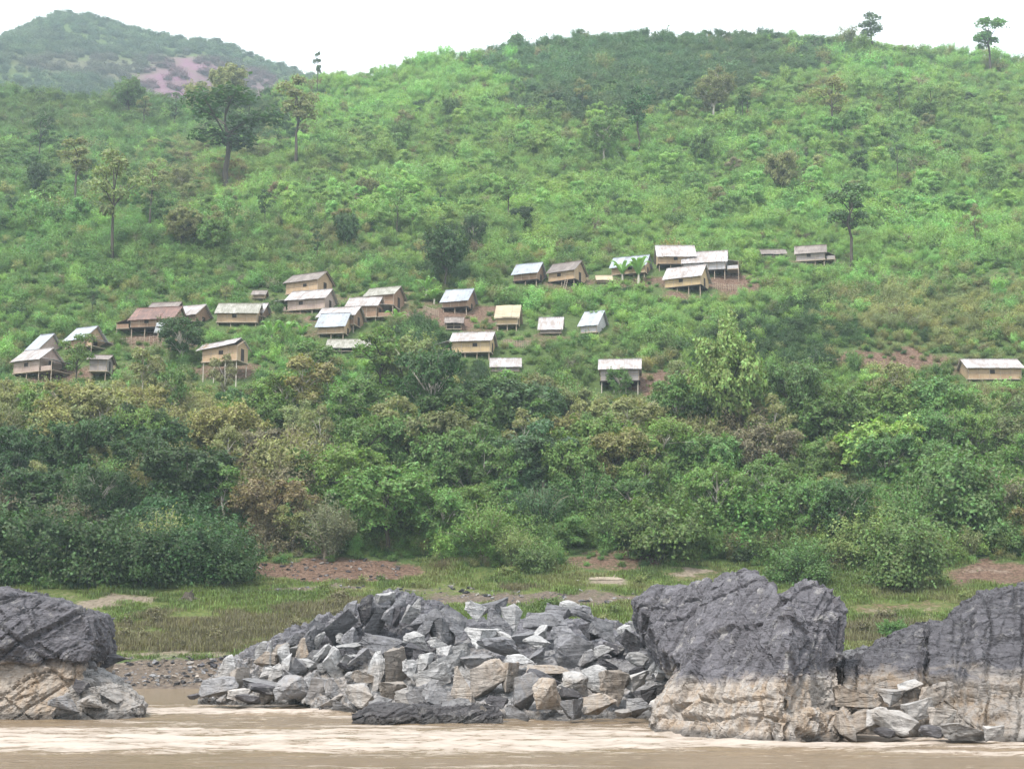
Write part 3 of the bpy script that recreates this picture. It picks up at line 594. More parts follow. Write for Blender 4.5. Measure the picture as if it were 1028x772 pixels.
def gen_tree(seed, n, ls, h=1.0, spread=0.42, trunk=0.45, lobes=9, sparse=1.0, lean=0.0, limbs=6, thick=0.028, flat=0.65, drop=0.2):
    """unit-height tree"""
    r = np.random.default_rng(seed); mb = MB(); parts = []
    top = (lean, r.uniform(-.03, .03), 0.86)
    pts = [(0, 0, -0.08)] + [(top[0] * (t ** 1.3) + r.normal(0, 0.012), r.normal(0, 0.012), top[2] * t) for t in (0.2, 0.4, 0.6, 0.8, 1.0)]
    mb.tube(pts, [thick * 1.25, thick, thick * .85, thick * .7, thick * .45, thick * .15], 7)
    for i in range(lobes):
        f = i / max(1, lobes - 1); hz = trunk + (0.93 - trunk) * f ** 0.9; a = i * 2.4 + r.uniform(-.5, .5)
        w_ = spread * (0.35 + 0.75 * math.sin(math.pi * min(1, 0.25 + 0.7 * (1 - f)))) * r.uniform(0.55, 1.05) * (0.25 if i == lobes - 1 else 1)
        c = np.array([lean * hz + math.cos(a) * w_ * 0.8, math.sin(a) * w_ * 0.8, hz + r.uniform(-.06, .04)]); rad = spread * (r.uniform(0.30, 0.50) if lobes < 16 else r.uniform(.16, .38))
        z0 = max(trunk * 0.75, hz - w_ * 0.9); s0 = (lean * z0, 0, z0)
        mid = ((s0[0] + c[0]) / 2, c[1] / 2, (z0 + hz) / 2 + 0.02)
        mb.tube([s0, mid, tuple(c), tuple(c + (c - np.array(s0)) * 0.35)], [thick * .45, thick * .33, thick * .2, thick * 0.06], 5)
        for q in range(3):
            e = c + r.normal(0, rad * 0.7, 3); mb.tube([tuple(mid), tuple((np.array(mid) + e) / 2 + r.normal(0, .01, 3)), tuple(e)], [thick * .2, thick * .13, thick * .05], 4)
        for q in range(5 if lobes > 15 else 2):     # loose sprays past the edge of each clump
            d = r.normal(0, 1, 3) + np.array([math.cos(a), math.sin(a), .5]); d /= np.linalg.norm(d); t = r.uniform(.8, 1.7, max(4, n // 400))
            parts.append(leaves(c + d * (t * rad)[:, None] + r.normal(0, rad * .12, (len(t), 3)), np.tile(d, (len(t), 1)) + np.array([0, 0, .4]), ls, 1.4, int(r.integers(1e6)), drop))
        P, Nn = lobe_pts(c, rad, int(n / lobes * sparse), r, flat, -0.5)
        V, Fq, lv = leaves(P, Nn, ls, 1.4, int(r.integers(1e6)), drop); parts.append((V, Fq, np.clip(lv * 0.75 + r.uniform(0, .25), 0, 1)))
    return parts, mb
# prototype meshes: [ (foliage mesh, wood mesh or None, nominal height, kindname) ]
def stems_mb(seed, n=7, h=0.8, sp=0.5, rad=0.016):
    r = random.Random(seed); mb = MB()
    for i in range(n):
        a = r.uniform(0, 6.28); q = r.uniform(.2, sp); mb.tube([(0, 0, -0.15), (math.cos(a)*q*.4, math.sin(a)*q*.4, h*.45), (math.cos(a)*q, math.sin(a)*q, h*r.uniform(.7, 1.1))], [rad, rad*.7, rad*.2], 5)
    return mb
PR = {}
PR['bush'] = [(leafmesh('foliage', gen_bush(s, 7500, 0.046 + 0.008 * (s % 3), lobes=10 + s % 5), M['leaf']), stems_mb(s).mesh('branches', M['bark'])) for s in range(1, 8)]
PR['bamboo'] = []
for s in range(11, 15):
    pt, canes = gen_bamboo(s, 80, 90, 0.034); mb = MB()
    for c in canes[::2]: mb.tube([tuple(p) for p in c], [0.012, .012, .011, .01, .009, .007, .005, .003], 4)
    PR['bamboo'].append((leafmesh('foliage', pt, M['leaf']), mb.mesh('canes', M['wood'])))
PR['tree'] = []
for s in range(21, 28):
    pt, mb = gen_tree(s, 12000, 0.021 + .004 * (s % 3), spread=0.40 + 0.03 * (s % 3), trunk=0.32 + 0.05 * (s % 3), lobes=22 + s % 6, flat=.95, lean=0.06 * ((s % 3) - 1), thick=.022)
    PR['tree'].append((leafmesh('crown', pt, M['leaf']), mb.mesh('trunk', M['bark'] if s % 3 else M['barkp'])))
PR['thin'] = []
for s in range(31, 36):
    pt, mb = gen_tree(s, 1600, 0.022, spread=0.2 + 0.04 * (s % 2), trunk=0.5, lobes=9, lean=0.03 * ((s % 3) - 1), thick=.014, flat=.8)
    PR['thin'].append((leafmesh('crown', pt, M['leaf']), mb.mesh('trunk', M['bark'])))
PR['pale'] = []
for s in range(41, 44):
    pt, mb = gen_tree(s, 2400, 0.022, spread=0.24, trunk=0.55, lobes=8, lean=0.04 * ((s % 3) - 1), thick=.013, flat=.8)
    PR['pale'].append((leafmesh('crown', pt, M['leaf']), mb.mesh('trunk', M['barkp'])))
# ------------------------------------------------------------------ huts
HUTS = []    # (root, px0, px1, py0, py1, D)
def hut(x0, x1, ry, ey, wy, gy, roof, wall, label, g=0, side=1, Wd=3.4, lean=None, floor_shade=False, name='stilt_hut', thatch=False, doorway_shade=True, short=None, ladder=False, tilt=0.0, postm='wood', walls=True, posts=5):
    Wd *= 1.25; xc = (x0 + x1) / 2; P = hit(xc, gy); D = P[1]; dep = proj(*P)[2]; pm = F / dep
    th = math.asin(min(0.8, g / pm / Wd)) if g else 0.0
    Lw = max(1.6, ((x1 - x0) - g) / pm / math.cos(th)); yw = -th * side
    yf = D + 0.2; zf = at(xc, wy, yf)[2]; ze = at(xc, ey, yf)[2]; yr = yf + Wd / 2; zr = at(xc, ry, yr)[2]
    zr = max(zr, ze + 0.35); cx = at(xc, wy, yr)[0]
    root = empty(name, (cx, yr, 0)); z0 = H(cx, yr); root.location.z = z0; root.rotation_euler.z = yw
    zf -= z0; ze -= z0; zr -= z0; hl, hw = Lw / 2 - 0.25, Wd / 2 - 0.05
    r = random.Random(int(x0 * 7 + gy))
    # walls (box with gable tops), 6 cm thick
    if walls:
        mb = MB(); t = 0.07; zt = ze - 0.03
        mb.box(-hl, hl, -hw, -hw + t, zf, zt); mb.box(-hl, hl, hw - t, hw, zf, zt)
        for sx in (-1, 1):
            xa, xb = sx * hl, sx * (hl - t); n = len(mb.v)
            pr = [(-hw + t, zf), (hw - t, zf), (hw - t, zt), (0, zr - 0.12), (-hw + t, zt)]
            for x in (xa, xb):
                for (y, z) in pr: mb.v.append((x, y, z)); mb.a.append(.5)
            mb.f.append(tuple(range(n, n+5))); mb.f.append(tuple(reversed(range(n+5, n+10))))
            for k in range(5): mb.f.append((n+k, n+(k+1) % 5, n+5+(k+1) % 5, n+5+k))
        mb.build('wall', M[wall], root)
        mb = MB()
        nb = max(2, int(Lw / 1.3))
        for i in range(nb + 1):
            x = -hl + 2 * hl * i / nb; mb.box(x - .04, x + .04, -hw - .035, -hw - .002, zf - .05, zt - .02)
        mb.box(-hl, hl, -hw - .05, -hw - .003, zf - .12, zf - .02); mb.box(-hl, hl, -hw - .03, -hw - .001, (zf + zt) / 2 - .03, (zf + zt) / 2 + .03)
        mb.build('battens', M[postm], root)
        if doorway_shade and (zt - zf) > 1.0:
            mb = MB(); dx = side * hl; dz = min(1.65, zt - zf - .1)
            mb.box(min(dx, dx + side*.03), max(dx, dx + side*.03), -0.42, 0.38, zf + .02, zf + dz)
            mb.build('doorway_shade', M['dark'], root)  # dark slab painted as the shade inside an open doorway
            if Lw > 4.5:
                mb = MB(); wx = r.uniform(-.4, .3) * hl; mb.box(wx - .32, wx + .32, -hw - .045, -hw - .004, zf + (zt-zf)*.42, zf + (zt-zf)*.42 + .5); mb.build('window', M['dark'], root)
    # roof: two slopes of overlapping sheets, each a thin slab
    mb = MB(); ov = 0.5; gx = 0.3; n = max(2, int(round((Lw + 2 * gx) / 1.15))); sl_ = (zr - ze) / (Wd / 2)
    for s_ in (-1, 1):
        for i in range(n):
            xa = -Lw / 2 - gx * 0.3 + (Lw + gx * .6) * i / n; xb = xa + (Lw + gx * .6) / n + 0.05
            ye = s_ * (Wd / 2 + ov * r.uniform(.7, 1.1)); zz = 0.018 * (i % 2) + r.uniform(0, .012); zee = ze - ov * sl_ * .9 + zz; tt = 0.05 if thatch is False else 0.2
            c = [(xa, ye, zee), (xb, ye, zee + r.uniform(-.02, .02)), (xb, 0, zr + zz), (xa, 0, zr + zz)]
            if s_ > 0: c = [c[1], c[0], c[3], c[2]]
            mb.hexa(c + [(p[0], p[1], p[2] + tt) for p in c], r.random())
    ro = mb.build('roof', M[roof], root); 
    if tilt: ro.rotation_euler.y = tilt
    mb = MB(); mb.box(-Lw/2 - .1, Lw/2 + .1, -.1, .1, zr + .045, zr + .10, r.random()); mb.build('ridge_cap', M[roof], ro)
    for x in (-Lw/2 - .02, Lw/2 + .02):
        for s_ in (-1, 1):
            mb = MB(); c = [(x-.03, s_*(Wd/2+ov*.9), ze-ov*sl_*.9-.13), (x+.03, s_*(Wd/2+ov*.9), ze-ov*sl_*.9-.13), (x+.03, 0, zr-.13), (x-.03, 0, zr-.13)]
            mb.hexa(c + [(p[0], p[1], p[2]+.1) for p in c]); mb.build('bargeboard', M['wood'], root)
    # floor; on some huts coloured dark for the shade beneath the house
    mb = MB(); mb.box(-hl - .15, hl + .15, -hw - .12, hw + .12, zf - .14, zf - .005); mb.build('floor', M['dark' if floor_shade else 'wood'], root)
    # posts: down to the slope
    ca, sa = math.cos(yw), math.sin(yw)
    np_ = min(posts, max(2, int(Lw / 1.7) + 1))
    for j, yy in enumerate((-hw + .12, hw - .12)):
        for i in range(np_):
            x = -hl + .12 + (2 * hl - .24) * i / (np_ - 1); wx, wy_ = cx + x * ca - yy * sa, yr + x * sa + yy * ca
            zb = H(wx, wy_) - z0 - .35; ztop = (zf - .14) if walls else ze
            if ztop - zb < .3: continue
            mb = MB(); rr_ = .07 if x0 != 202 else .06; mb.tube([(x + r.uniform(-.05, .05), yy, zb), (x, yy, ztop)], [rr_ * 1.1, rr_ * .9], 6); mb.build('post', M['barkp' if x0 in (202, 600) else postm], root)
    if lean:   # open lean-to or porch on one end : width px, side, drop px
        lw, ls_, dz = lean; wm = lw / pm; xa = ls_ * (Lw / 2 + .02); xb = ls_ * (Lw / 2 + wm); zl = ze - .05; mb = MB()
        c = [(xa, -hw - .1, zl), (xb, -hw - .1, zl - dz / pm), (xb, hw, zl - dz / pm), (xa, hw, zl)]
        if ls_ < 0: c = [c[1], c[0], c[3], c[2]]
        mb.hexa(c + [(p[0], p[1], p[2] + .05) for p in c], .5); mb.build('porch_roof', M[roof], root)
        mb = MB(); mb.box(min(xa, xb), max(xa, xb), -hw, hw, zf - .12, zf - .02); mb.build('porch_floor', M['wood'], root)
        mb = MB(); mb.box(min(xa, xb) + .05, max(xa, xb) - .05, -hw + .02, -hw + .07, zf, zf + .55); mb.build('railing', M[wall], root)
        for yy in (-hw + .05, hw - .05):
            x = xb - ls_ * .1; wx, wy_ = cx + x * ca - yy * sa, yr + x * sa + yy * ca; zb = H(wx, wy_) - z0 - .3
            mb = MB(); mb.tube([(x, yy, zb), (x, yy, zl - dz / pm)], .055, 6); mb.build('post', M[postm], root)
    if ladder:
        mb = MB(); lx = hl * .45; y1 = -hw - 1.2; wx, wy_ = cx + lx * ca - y1 * sa, yr + lx * sa + y1 * ca; zb = H(wx, wy_) - z0
        for dx in (-.22, .22): mb.tube([(lx + dx, y1, zb - .1), (lx + dx, -hw - .15, zf + .1)], .035, 5)
        for k in range(1, 6):
            f = k / 6; mb.tube([(lx - .22, y1 + (-hw - .15 - y1) * f, zb + (zf - zb) * f), (lx + .22, y1 + (-hw - .15 - y1) * f, zb + (zf - zb) * f)], .025, 5)
        mb.build('ladder', M['wood'], root)
    tag(root, label, 'hut', 'huts of the hillside village')
    HUTS.append((root, x0, x1, ry, gy, D, short or label)); return root
hut(14, 62, 351, 360, 373, 384, 'silver', 'w_pink', 'leftmost hut, white sheet roof, pinkish woven walls and lower porch at its right', g=14, lean=(15, 1, 3), short='the leftmost hut')
hut(32, 61, 336, 349, 356, 362, 'grey_roof', 'w_pink', 'small steep-roofed hut just behind the leftmost hut', g=14, Wd=4.2, short='the small steep-roofed left hut')
hut(67, 106, 329, 339, 348, 356, 'grey_roof', 'w_tan', 'hut with mottled grey roof and open right gable, above the bare branching tree', g=14, Wd=3.4, lean=(8, 1, 2), short='the mottled grey-roofed left hut')
hut(91, 112, 357, 360, 372, 386, 'brown_roof', 'w_grey', 'tiny tan hut on thin posts right of the leftmost hut', g=0, Wd=2.4, short='the tiny left hut')
hut(150, 184, 304, 311, 316, 326, 'brown_roof', 'w_brown', 'brown-roofed shed just behind the long rusty roof', g=4, short='the brown shed behind the rusty roof')
hut(133, 186, 309, 319, 328, 341, 'rust', 'w_brown', 'long open house under a rust-red roof with dark space beneath', g=6, floor_shade=True, lean=(14, -1, 4), Wd=4.2, short='the long rust-roofed house')
hut(178, 212, 307, 315, 322, 328, 'silver', 'w_brown', 'house with bright silver roof joined to the right of the rusty-roofed one', g=10, Wd=3.6, short='the silver house beside the rusty roof')
hut(219, 262, 305, 313, 323, 330, 'mossy', 'w_tan', 'hut with mottled cream roof and plain tan wall, between rusty roof and stacked huts', g=0, short='the mottled cream-roofed hut')
hut(257, 270, 305, 312, 317, 322, 'silver', 'w_brown', 'tiny dark shed with silver roof touching the mottled cream-roofed hut', g=4, Wd=2, short='the tiny silver shed')
hut(202, 250, 343, 347, 362, 388, 'silver', 'w_tan', 'tan-walled hut with crooked rising roof high on slender pale poles', g=7, Wd=2.4, tilt=-0.12, short='the tan hut on slender pale poles', posts=5)
hut(254, 268, 292, 295, 299, 304, 'brown_roof', 'w_tan', 'tiny brown granary upslope left of the big tan stacked hut', g=0, Wd=1.8, short='the tiny brown granary')
hut(286, 335, 275, 281, 293, 300, 'brown_roof', 'w_tan', 'topmost of the stacked huts, brown roof over tan wall with a doorway at right', g=12, Wd=3.4, short='the topmost stacked hut')
hut(288, 338, 292, 299, 310, 316, 'silver', 'w_pink', 'hut with whitish roof directly below the brown-roofed stacked hut', g=8, lean=(14, -1, 1), Wd=3.4, short='the second stacked hut')
hut(366, 407, 289, 295, 308, 316, 'mossy', 'w_brown', 'brown-walled hut with greenish-white roof behind the rusty-edged one', g=9, Wd=3.2, short='the greenish-roofed brown hut')
hut(348, 386, 299, 306, 318, 325, 'silver', 'w_brown', 'brown hut with bright rust-seamed roof and a railed porch on its right', g=5, lean=(16, 1, 1), short='the rust-seamed hut with porch')
hut(319, 366, 309, 316, 326, 333, 'silver', 'w_brown', 'hut with striped whitish roof partly behind a pale blue-grey roof', g=7, Wd=3.2, short='the striped-roof hut')
hut(319, 354, 315, 326, 334, 343, 'grey_roof', 'w_tan', 'small hut with broad pale blue-grey roof in front of the striped-roof hut', g=5, Wd=3.4, short='the pale blue-grey-roofed hut')
hut(329, 373, 341, 348, 352, 356, 'mossy', 'w_brown', 'low open shelter with long thin pale roof below the pale blue-grey roof', g=0, walls=False, name='open_shelter', short='the low thin-roofed shelter')
hut(443, 480, 291, 301, 308, 317, 'grey_roof', 'w_brown', 'lone hut on short stilts with silver-grey roof above the middle clearing', g=9, Wd=4.2, floor_shade=True, short='the lone silver-grey hut')
hut(447, 465, 319, 323, 330, 335, 'brown_roof', 'dark', 'tiny brown granary between the lone grey hut and the long yellow hut', g=0, Wd=2, short='the small brown granary')
hut(497, 524, 308, 317, 325, 334, 'thatch', 'w_yel', 'small thatched hut with yellow wall beside the middle clearing', g=3, Wd=2.8, thatch=True, short='the thatched hut')
hut(452, 499, 334, 341, 353, 361, 'silver', 'w_yel', 'long yellow-walled hut with white roof and lean-to on its left', g=5, lean=(17, -1, 4), short='the long yellow hut')
hut(492, 523, 360, 367, 372, 376, 'silver', 'w_grey', 'pale grey-white roof alone among bushes below the long yellow hut', g=0, short='the lone low roof')
hut(540, 567, 319, 329, 334, 338, 'silver', 'w_grey', 'plain silver roof sunk in bushes right of the thatched hut', g=3, short='the sunken silver roof')
hut(580, 614, 313, 325, 333, 337, 'grey_roof', 'w_white', 'hut with blue-grey roof and pale gable facing right, sunk in bushes', g=15, Wd=4.8, short='the pale-gabled hut')
hut(514, 549, 265, 273, 281, 288, 'grey_roof', 'w_brown', 'silver-roofed hut on dark stilts, left of the close pair uphill', g=9, Wd=3.2, floor_shade=True, short='the left hut of the uphill pair')
hut(549, 590, 264, 271, 281, 289, 'brown_roof', 'w_tan', 'brown-roofed hut with ladder, right of the close pair uphill', g=13, Wd=3.4, ladder=True, floor_shade=True, short='the right hut of the uphill pair')
hut(612, 656, 258, 266, 274, 280, 'grey_roof', 'w_tan', 'hut with dull patched roof left of the uphill group of four', g=9, Wd=3.4, short='the dull patched-roof hut')
hut(598, 614, 277, 280, 283, 286, 'thatch', 'w_brown', 'tiny low thatched shed at left foot of the dull patched-roof hut', g=0, Wd=1.6, short='the tiny thatched shed')
hut(658, 697, 247, 256, 265, 274, 'silver', 'w_tan', 'uppermost of the four grouped uphill huts, silver roof over tan wall', g=0, floor_shade=True, short='the uppermost grouped hut')
hut(683, 733, 253, 262, 271, 280, 'silver', 'w_white', 'whitish-walled hut with striped silver roof and porch at right', g=6, lean=(12, 1, 2), Wd=3.8, floor_shade=True, short='the whitish-walled hut')
hut(665, 714, 268, 277, 287, 296, 'silver', 'w_yel', 'yellow-tan hut on row of stilts, lowest of the four grouped uphill huts', g=12, Wd=3.6, floor_shade=True, short='the yellow-tan uphill hut')
hut(796, 832, 247, 253, 261, 267, 'brown_roof', 'w_grey', 'remote grey-walled hut with brown roof at far right uphill', g=6, lean=(9, 1, 5), short='the remote grey hut')
hut(763, 788, 251, 254, 257, 260, 'brown_roof', 'w_grey', 'low drab roof half lost in bushes left of the remote grey hut', g=0, Wd=1.6, walls=False, short='the low drab roof')
hut(600, 645, 361, 369, 382, 397, 'silver', 'w_grey', 'grey-walled hut with white roof on tall pale posts above bare red soil', g=3, Wd=3.2, floor_shade=True, short='the grey hut on tall pale posts')
hut(965, 1022, 361, 368, 380, 385, 'silver', 'w_tan', 'tan hut with white roof at the right edge beside the red bank', g=0, Wd=3.4, short='the right-edge hut')
# ------------------------------------------------------------------ small things about the village and shore
def fence(p0, p1, label):
    a, b = hit(*p0), hit(*p1); root = empty('fence', tuple(a)); n = 12; mb = MB(); r = random.Random(3)
    pts = []
    for i in range(n + 1):
        x, y = a[0] + (b[0]-a[0])*i/n, a[1] + (b[1]-a[1])*i/n; z = H(x, y); pts.append((x-a[0], y-a[1], z-a[2]))
        m2 = MB(); m2.tube([(x-a[0], y-a[1], z-a[2]-.3), (x-a[0]+r.uniform(-.08, .08), y-a[1], z-a[2]+1.05)], .045, 5); m2.build('fence_post', M['wood'], root)
    for h in (.3, .6, .9): mb.tube([(p[0], p[1]-.05, p[2]+h+r.uniform(-.06, .06)) for p in pts], .03, 5)
    mb.build('rails', M['wood'], root); tag(root, label, 'fence')
fence((118, 347), (172, 345), 'rough pole fence on the terrace below the rust-roofed house')
fence((506, 350), (532, 351), 'line of rough poles beside the right end of the long yellow hut')
fence((425, 314), (440, 318), 'short pole fence on the path left of the lone silver-grey hut')
fence((716, 290), (742, 292), 'pole fence on the bare soil below the whitish-walled hut')
fence((400, 322), (424, 324), 'low pole fence right of the rust-seamed hut with porch')
def sheetcloth():
    p = hit(160, 337); root_p = at(160, 329, p[1] - 1.2); V = []; Fq = []
    for j in range(9):
        for i in range(9):
            u, v = i/8, j/8; V.append((-0.9 + 1.3*u + .5*v, .25*math.sin(u*7)*.3 + .5*(1-v), -.7 + 1.4*v + .12*u + .05*math.sin(u*9)))
    for j in range(8):
        for i in range(8): k = j*9+i; Fq.append((k, k+1, k+10, k+9))
    me = npmesh('hanging_sheet', V, Fq, M['sheet'], None, True); o = meshobj('hanging_sheet', me); o.location = root_p
    md = o.modifiers.new('s', 'SOLIDIFY'); md.thickness = .02
    tag(o, 'white sheet hanging under the eaves of the rust-roofed house', 'sheet')
sheetcloth()
def log(px, py, wpx, label, m='dry', rad=.16, rz=.1):
    p = hit(px, py); L_ = wpx / (F / proj(*p)[2]); mb = MB(); r = random.Random(int(px))
    n = 7; mb.tube([(-L_/2 + L_*i/n, r.uniform(-.06, .06), rad*.6 + r.uniform(-.04, .04)) for i in range(n+1)], [rad*.7] + [rad*r.uniform(.85, 1.1) for _ in range(n-1)] + [rad*.5], 8)
    mb.tube([(L_*.2, 0, rad), (L_*.3, .1, rad*2.8)], [rad*.4, rad*.15], 6)
    o = mb.build('driftwood_log', M[m]); o.location = tuple(p); o.rotation_euler.z = rz; tag(o, label, 'log')
log(608, 583, 34, 'pale driftwood log on the grass left of the tall cliff rock', rad=.2)
def stump(px, py, label):
    p = hit(px, py); mb = MB(); mb.tube([(0, 0, -.3), (0, 0, .25), (.06, 0, .62)], [.62, .48, .36], 9)
    for a in range(5): mb.tube([(0, 0, .2), (math.cos(a*1.3)*.7, math.sin(a*1.3)*.7, .02), (math.cos(a*1.3)*1.1, math.sin(a*1.3)*1.1, -.15)], [.2, .14, .06], 6)
    mb.tube([(.1, 0, .5), (.4, -.1, .85)], [.12, .04], 5); o = mb.build('tree_stump', M['bark']); o.location = tuple(p); tag(o, label, 'stump')
stump(189, 602, 'dark root stump on the green bank at left')
for px, py, lab in ((92, 598, 'small white stone on the left grass bank, nearer the big rock'), (137, 596, 'small white stone on the grass left of the dark stump'), (580, 585, 'little pale stone beside the driftwood log'), (905, 634, 'small white stone on the grass behind the right rock saddle')):
    p = hit(px, py); o = meshobj('stone', BM['pale'][2]); o.location = (p[0], p[1], p[2] + .1); o.scale = (.38, .35, .3); o.rotation_euler.z = px; tag(o, lab, 'stone')
# ------------------------------------------------------------------ plants as things
COLS = {'light': (0.165, 0.290, 0.078), 'mid': (0.095, 0.172, 0.044), 'dark': (0.040, 0.085, 0.024), 'olive': (0.180, 0.195, 0.075), 'brown': (0.160, 0.145, 0.082), 'yellow': (0.205, 0.26, 0.075), 'blue': (0.070, 0.130, 0.052)}
def zone_col(px, py):
    """which kind of growth covers which part of the hill"""
    zl = [(650, 62, 190, 40, 'blue', 1), (600, 100, 120, 24, 'blue', .8), (60, 118, 190, 42, 'mid', .9), (70, 98, 60, 16, 'dark', .8), (60, 215, 190, 80, 'mid', .6), (250, 120, 70, 40, 'dark', .6), (150, 190, 120, 50, 'olive', .35), (390, 100, 130, 50, 'light', .9), (480, 200, 260, 60, 'light', .9), (900, 110, 160, 60, 'light', .8), (650, 190, 320, 60, 'light', .8),
          (850, 240, 260, 60, 'light', .8), (930, 310, 120, 50, 'olive', .6), (800, 335, 90, 40, 'dark', .6), (700, 320, 160, 30, 'light', .6), (200, 250, 150, 50, 'mid', .5), (447, 262, 24, 34, 'dark', .9), (330, 235, 60, 30, 'olive', .5), (600, 170, 50, 22, 'mid', .6), (830, 100, 26, 30, 'olive', .6),
          (90, 520, 180, 75, 'dark', .75), (110, 425, 180, 40, 'olive', .7), (60, 400, 80, 20, 'mid', .5), (275, 490, 60, 70, 'brown', .7), (250, 440, 60, 40, 'olive', .6), (400, 470, 90, 80, 'mid', .7), (430, 400, 60, 70, 'dark', .75), (540, 470, 70, 60, 'blue', .6), (640, 430, 120, 50, 'olive', .6), (760, 410, 120, 50, 'light', .5), (720, 500, 200, 60, 'mid', .5),
          (740, 480, 40, 40, 'brown', .4), (870, 430, 120, 40, 'mid', .6), (960, 500, 90, 50, 'mid', .6), (900, 480, 80, 40, 'olive', .4), (560, 380, 80, 30, 'mid', .6)]
    wts = {}; 
    for cx, cy, rx, ry, k, s in zl:
        d = ((px-cx)/rx)**2 + ((py-cy)/ry)**2
        if d < 1.3: wts[k] = max(wts.get(k, 0), s * (1.3 - d) / 1.3)
    return wts
def pick_col(px, py, r):
    wts = zone_col(px, py); base = 'light' if py < 240 else 'mid'
    base = {0: base, 1: 'light', 2: 'olive', 3: 'mid', 4: base}[r.randrange(5)]
    k = base
    if wts:
        ks = list(wts); best = max(ks, key=lambda q: wts[q] * r.uniform(.5, 1.5))
        if r.random() < wts[best] + .3: k = best
    if r.random() < .06: k = r.choice(['dark', 'brown', 'olive', 'mid'])
    c = COLS[k]; v = 1.08 * r.uniform(.74, 1.26); h = r.uniform(-.12, .12)
    return k, (c[0] * v * (1 + h), c[1] * v, c[2] * v * (1 - h), 1.0)
PL = []      # placed plants for labels
def plant(kind, x, y, hgt, col, ck, wide=1.0, label=None, idx=None, sink=0.15):
    r = random.Random(int(x * 131 + y * 71)); lst = PR[kind]; fo, wo = lst[r.randrange(len(lst)) if idx is None else idx]
    nm = {'bush': 'bush', 'bamboo': 'bamboo_clump', 'tree': 'broadleaf_tree', 'thin': 'slender_tree', 'pale': 'slender_tree'}[kind]
    z = H(x, y); unit = {'bush': 1.35, 'bamboo': 1.75, 'tree': 1.0, 'thin': 1.0, 'pale': 1.0}[kind]; s = hgt / unit
    o = empty(nm, (x, y, z - sink), r.uniform(0, 6.28)); o.scale = (s * wide, s * wide, s)
    for n_, me in (('crown' if 'foliage' not in fo.name else 'foliage', fo), ('trunk' if kind in ('tree', 'thin', 'pale') else 'canes' if kind == 'bamboo' else 'branches', wo)):
        c = bpy.data.objects.new(n_, me); COL.objects.link(c); c.parent = o; c.color = col
    px, py, dep = proj(x, y, z + hgt * .55); PL.append([o, kind, ck, px, py, hgt * F / dep, label, y]); return o
def blocks_hut(x, y, z, hgt, wid, D, slack=1.0):
    px, pyb, dep = proj(x, y, z); _, pyt, _ = proj(x, y, z + hgt); w_ = wid * F / dep / 2
    for (_, a, b, t, g, DD, _) in HUTS:
        if y > DD + 5.5: continue
        if y > DD - 1.0 and abs(px - (a+b)/2) < (b-a)/2 + w_ + 2 and y < DD + 5.5: return True
        if px + w_*slack > a - 1 and px - w_*slack < b + 1 and pyt < g - 4 and pyb > t: return True
    return False
rp = random.Random(11)
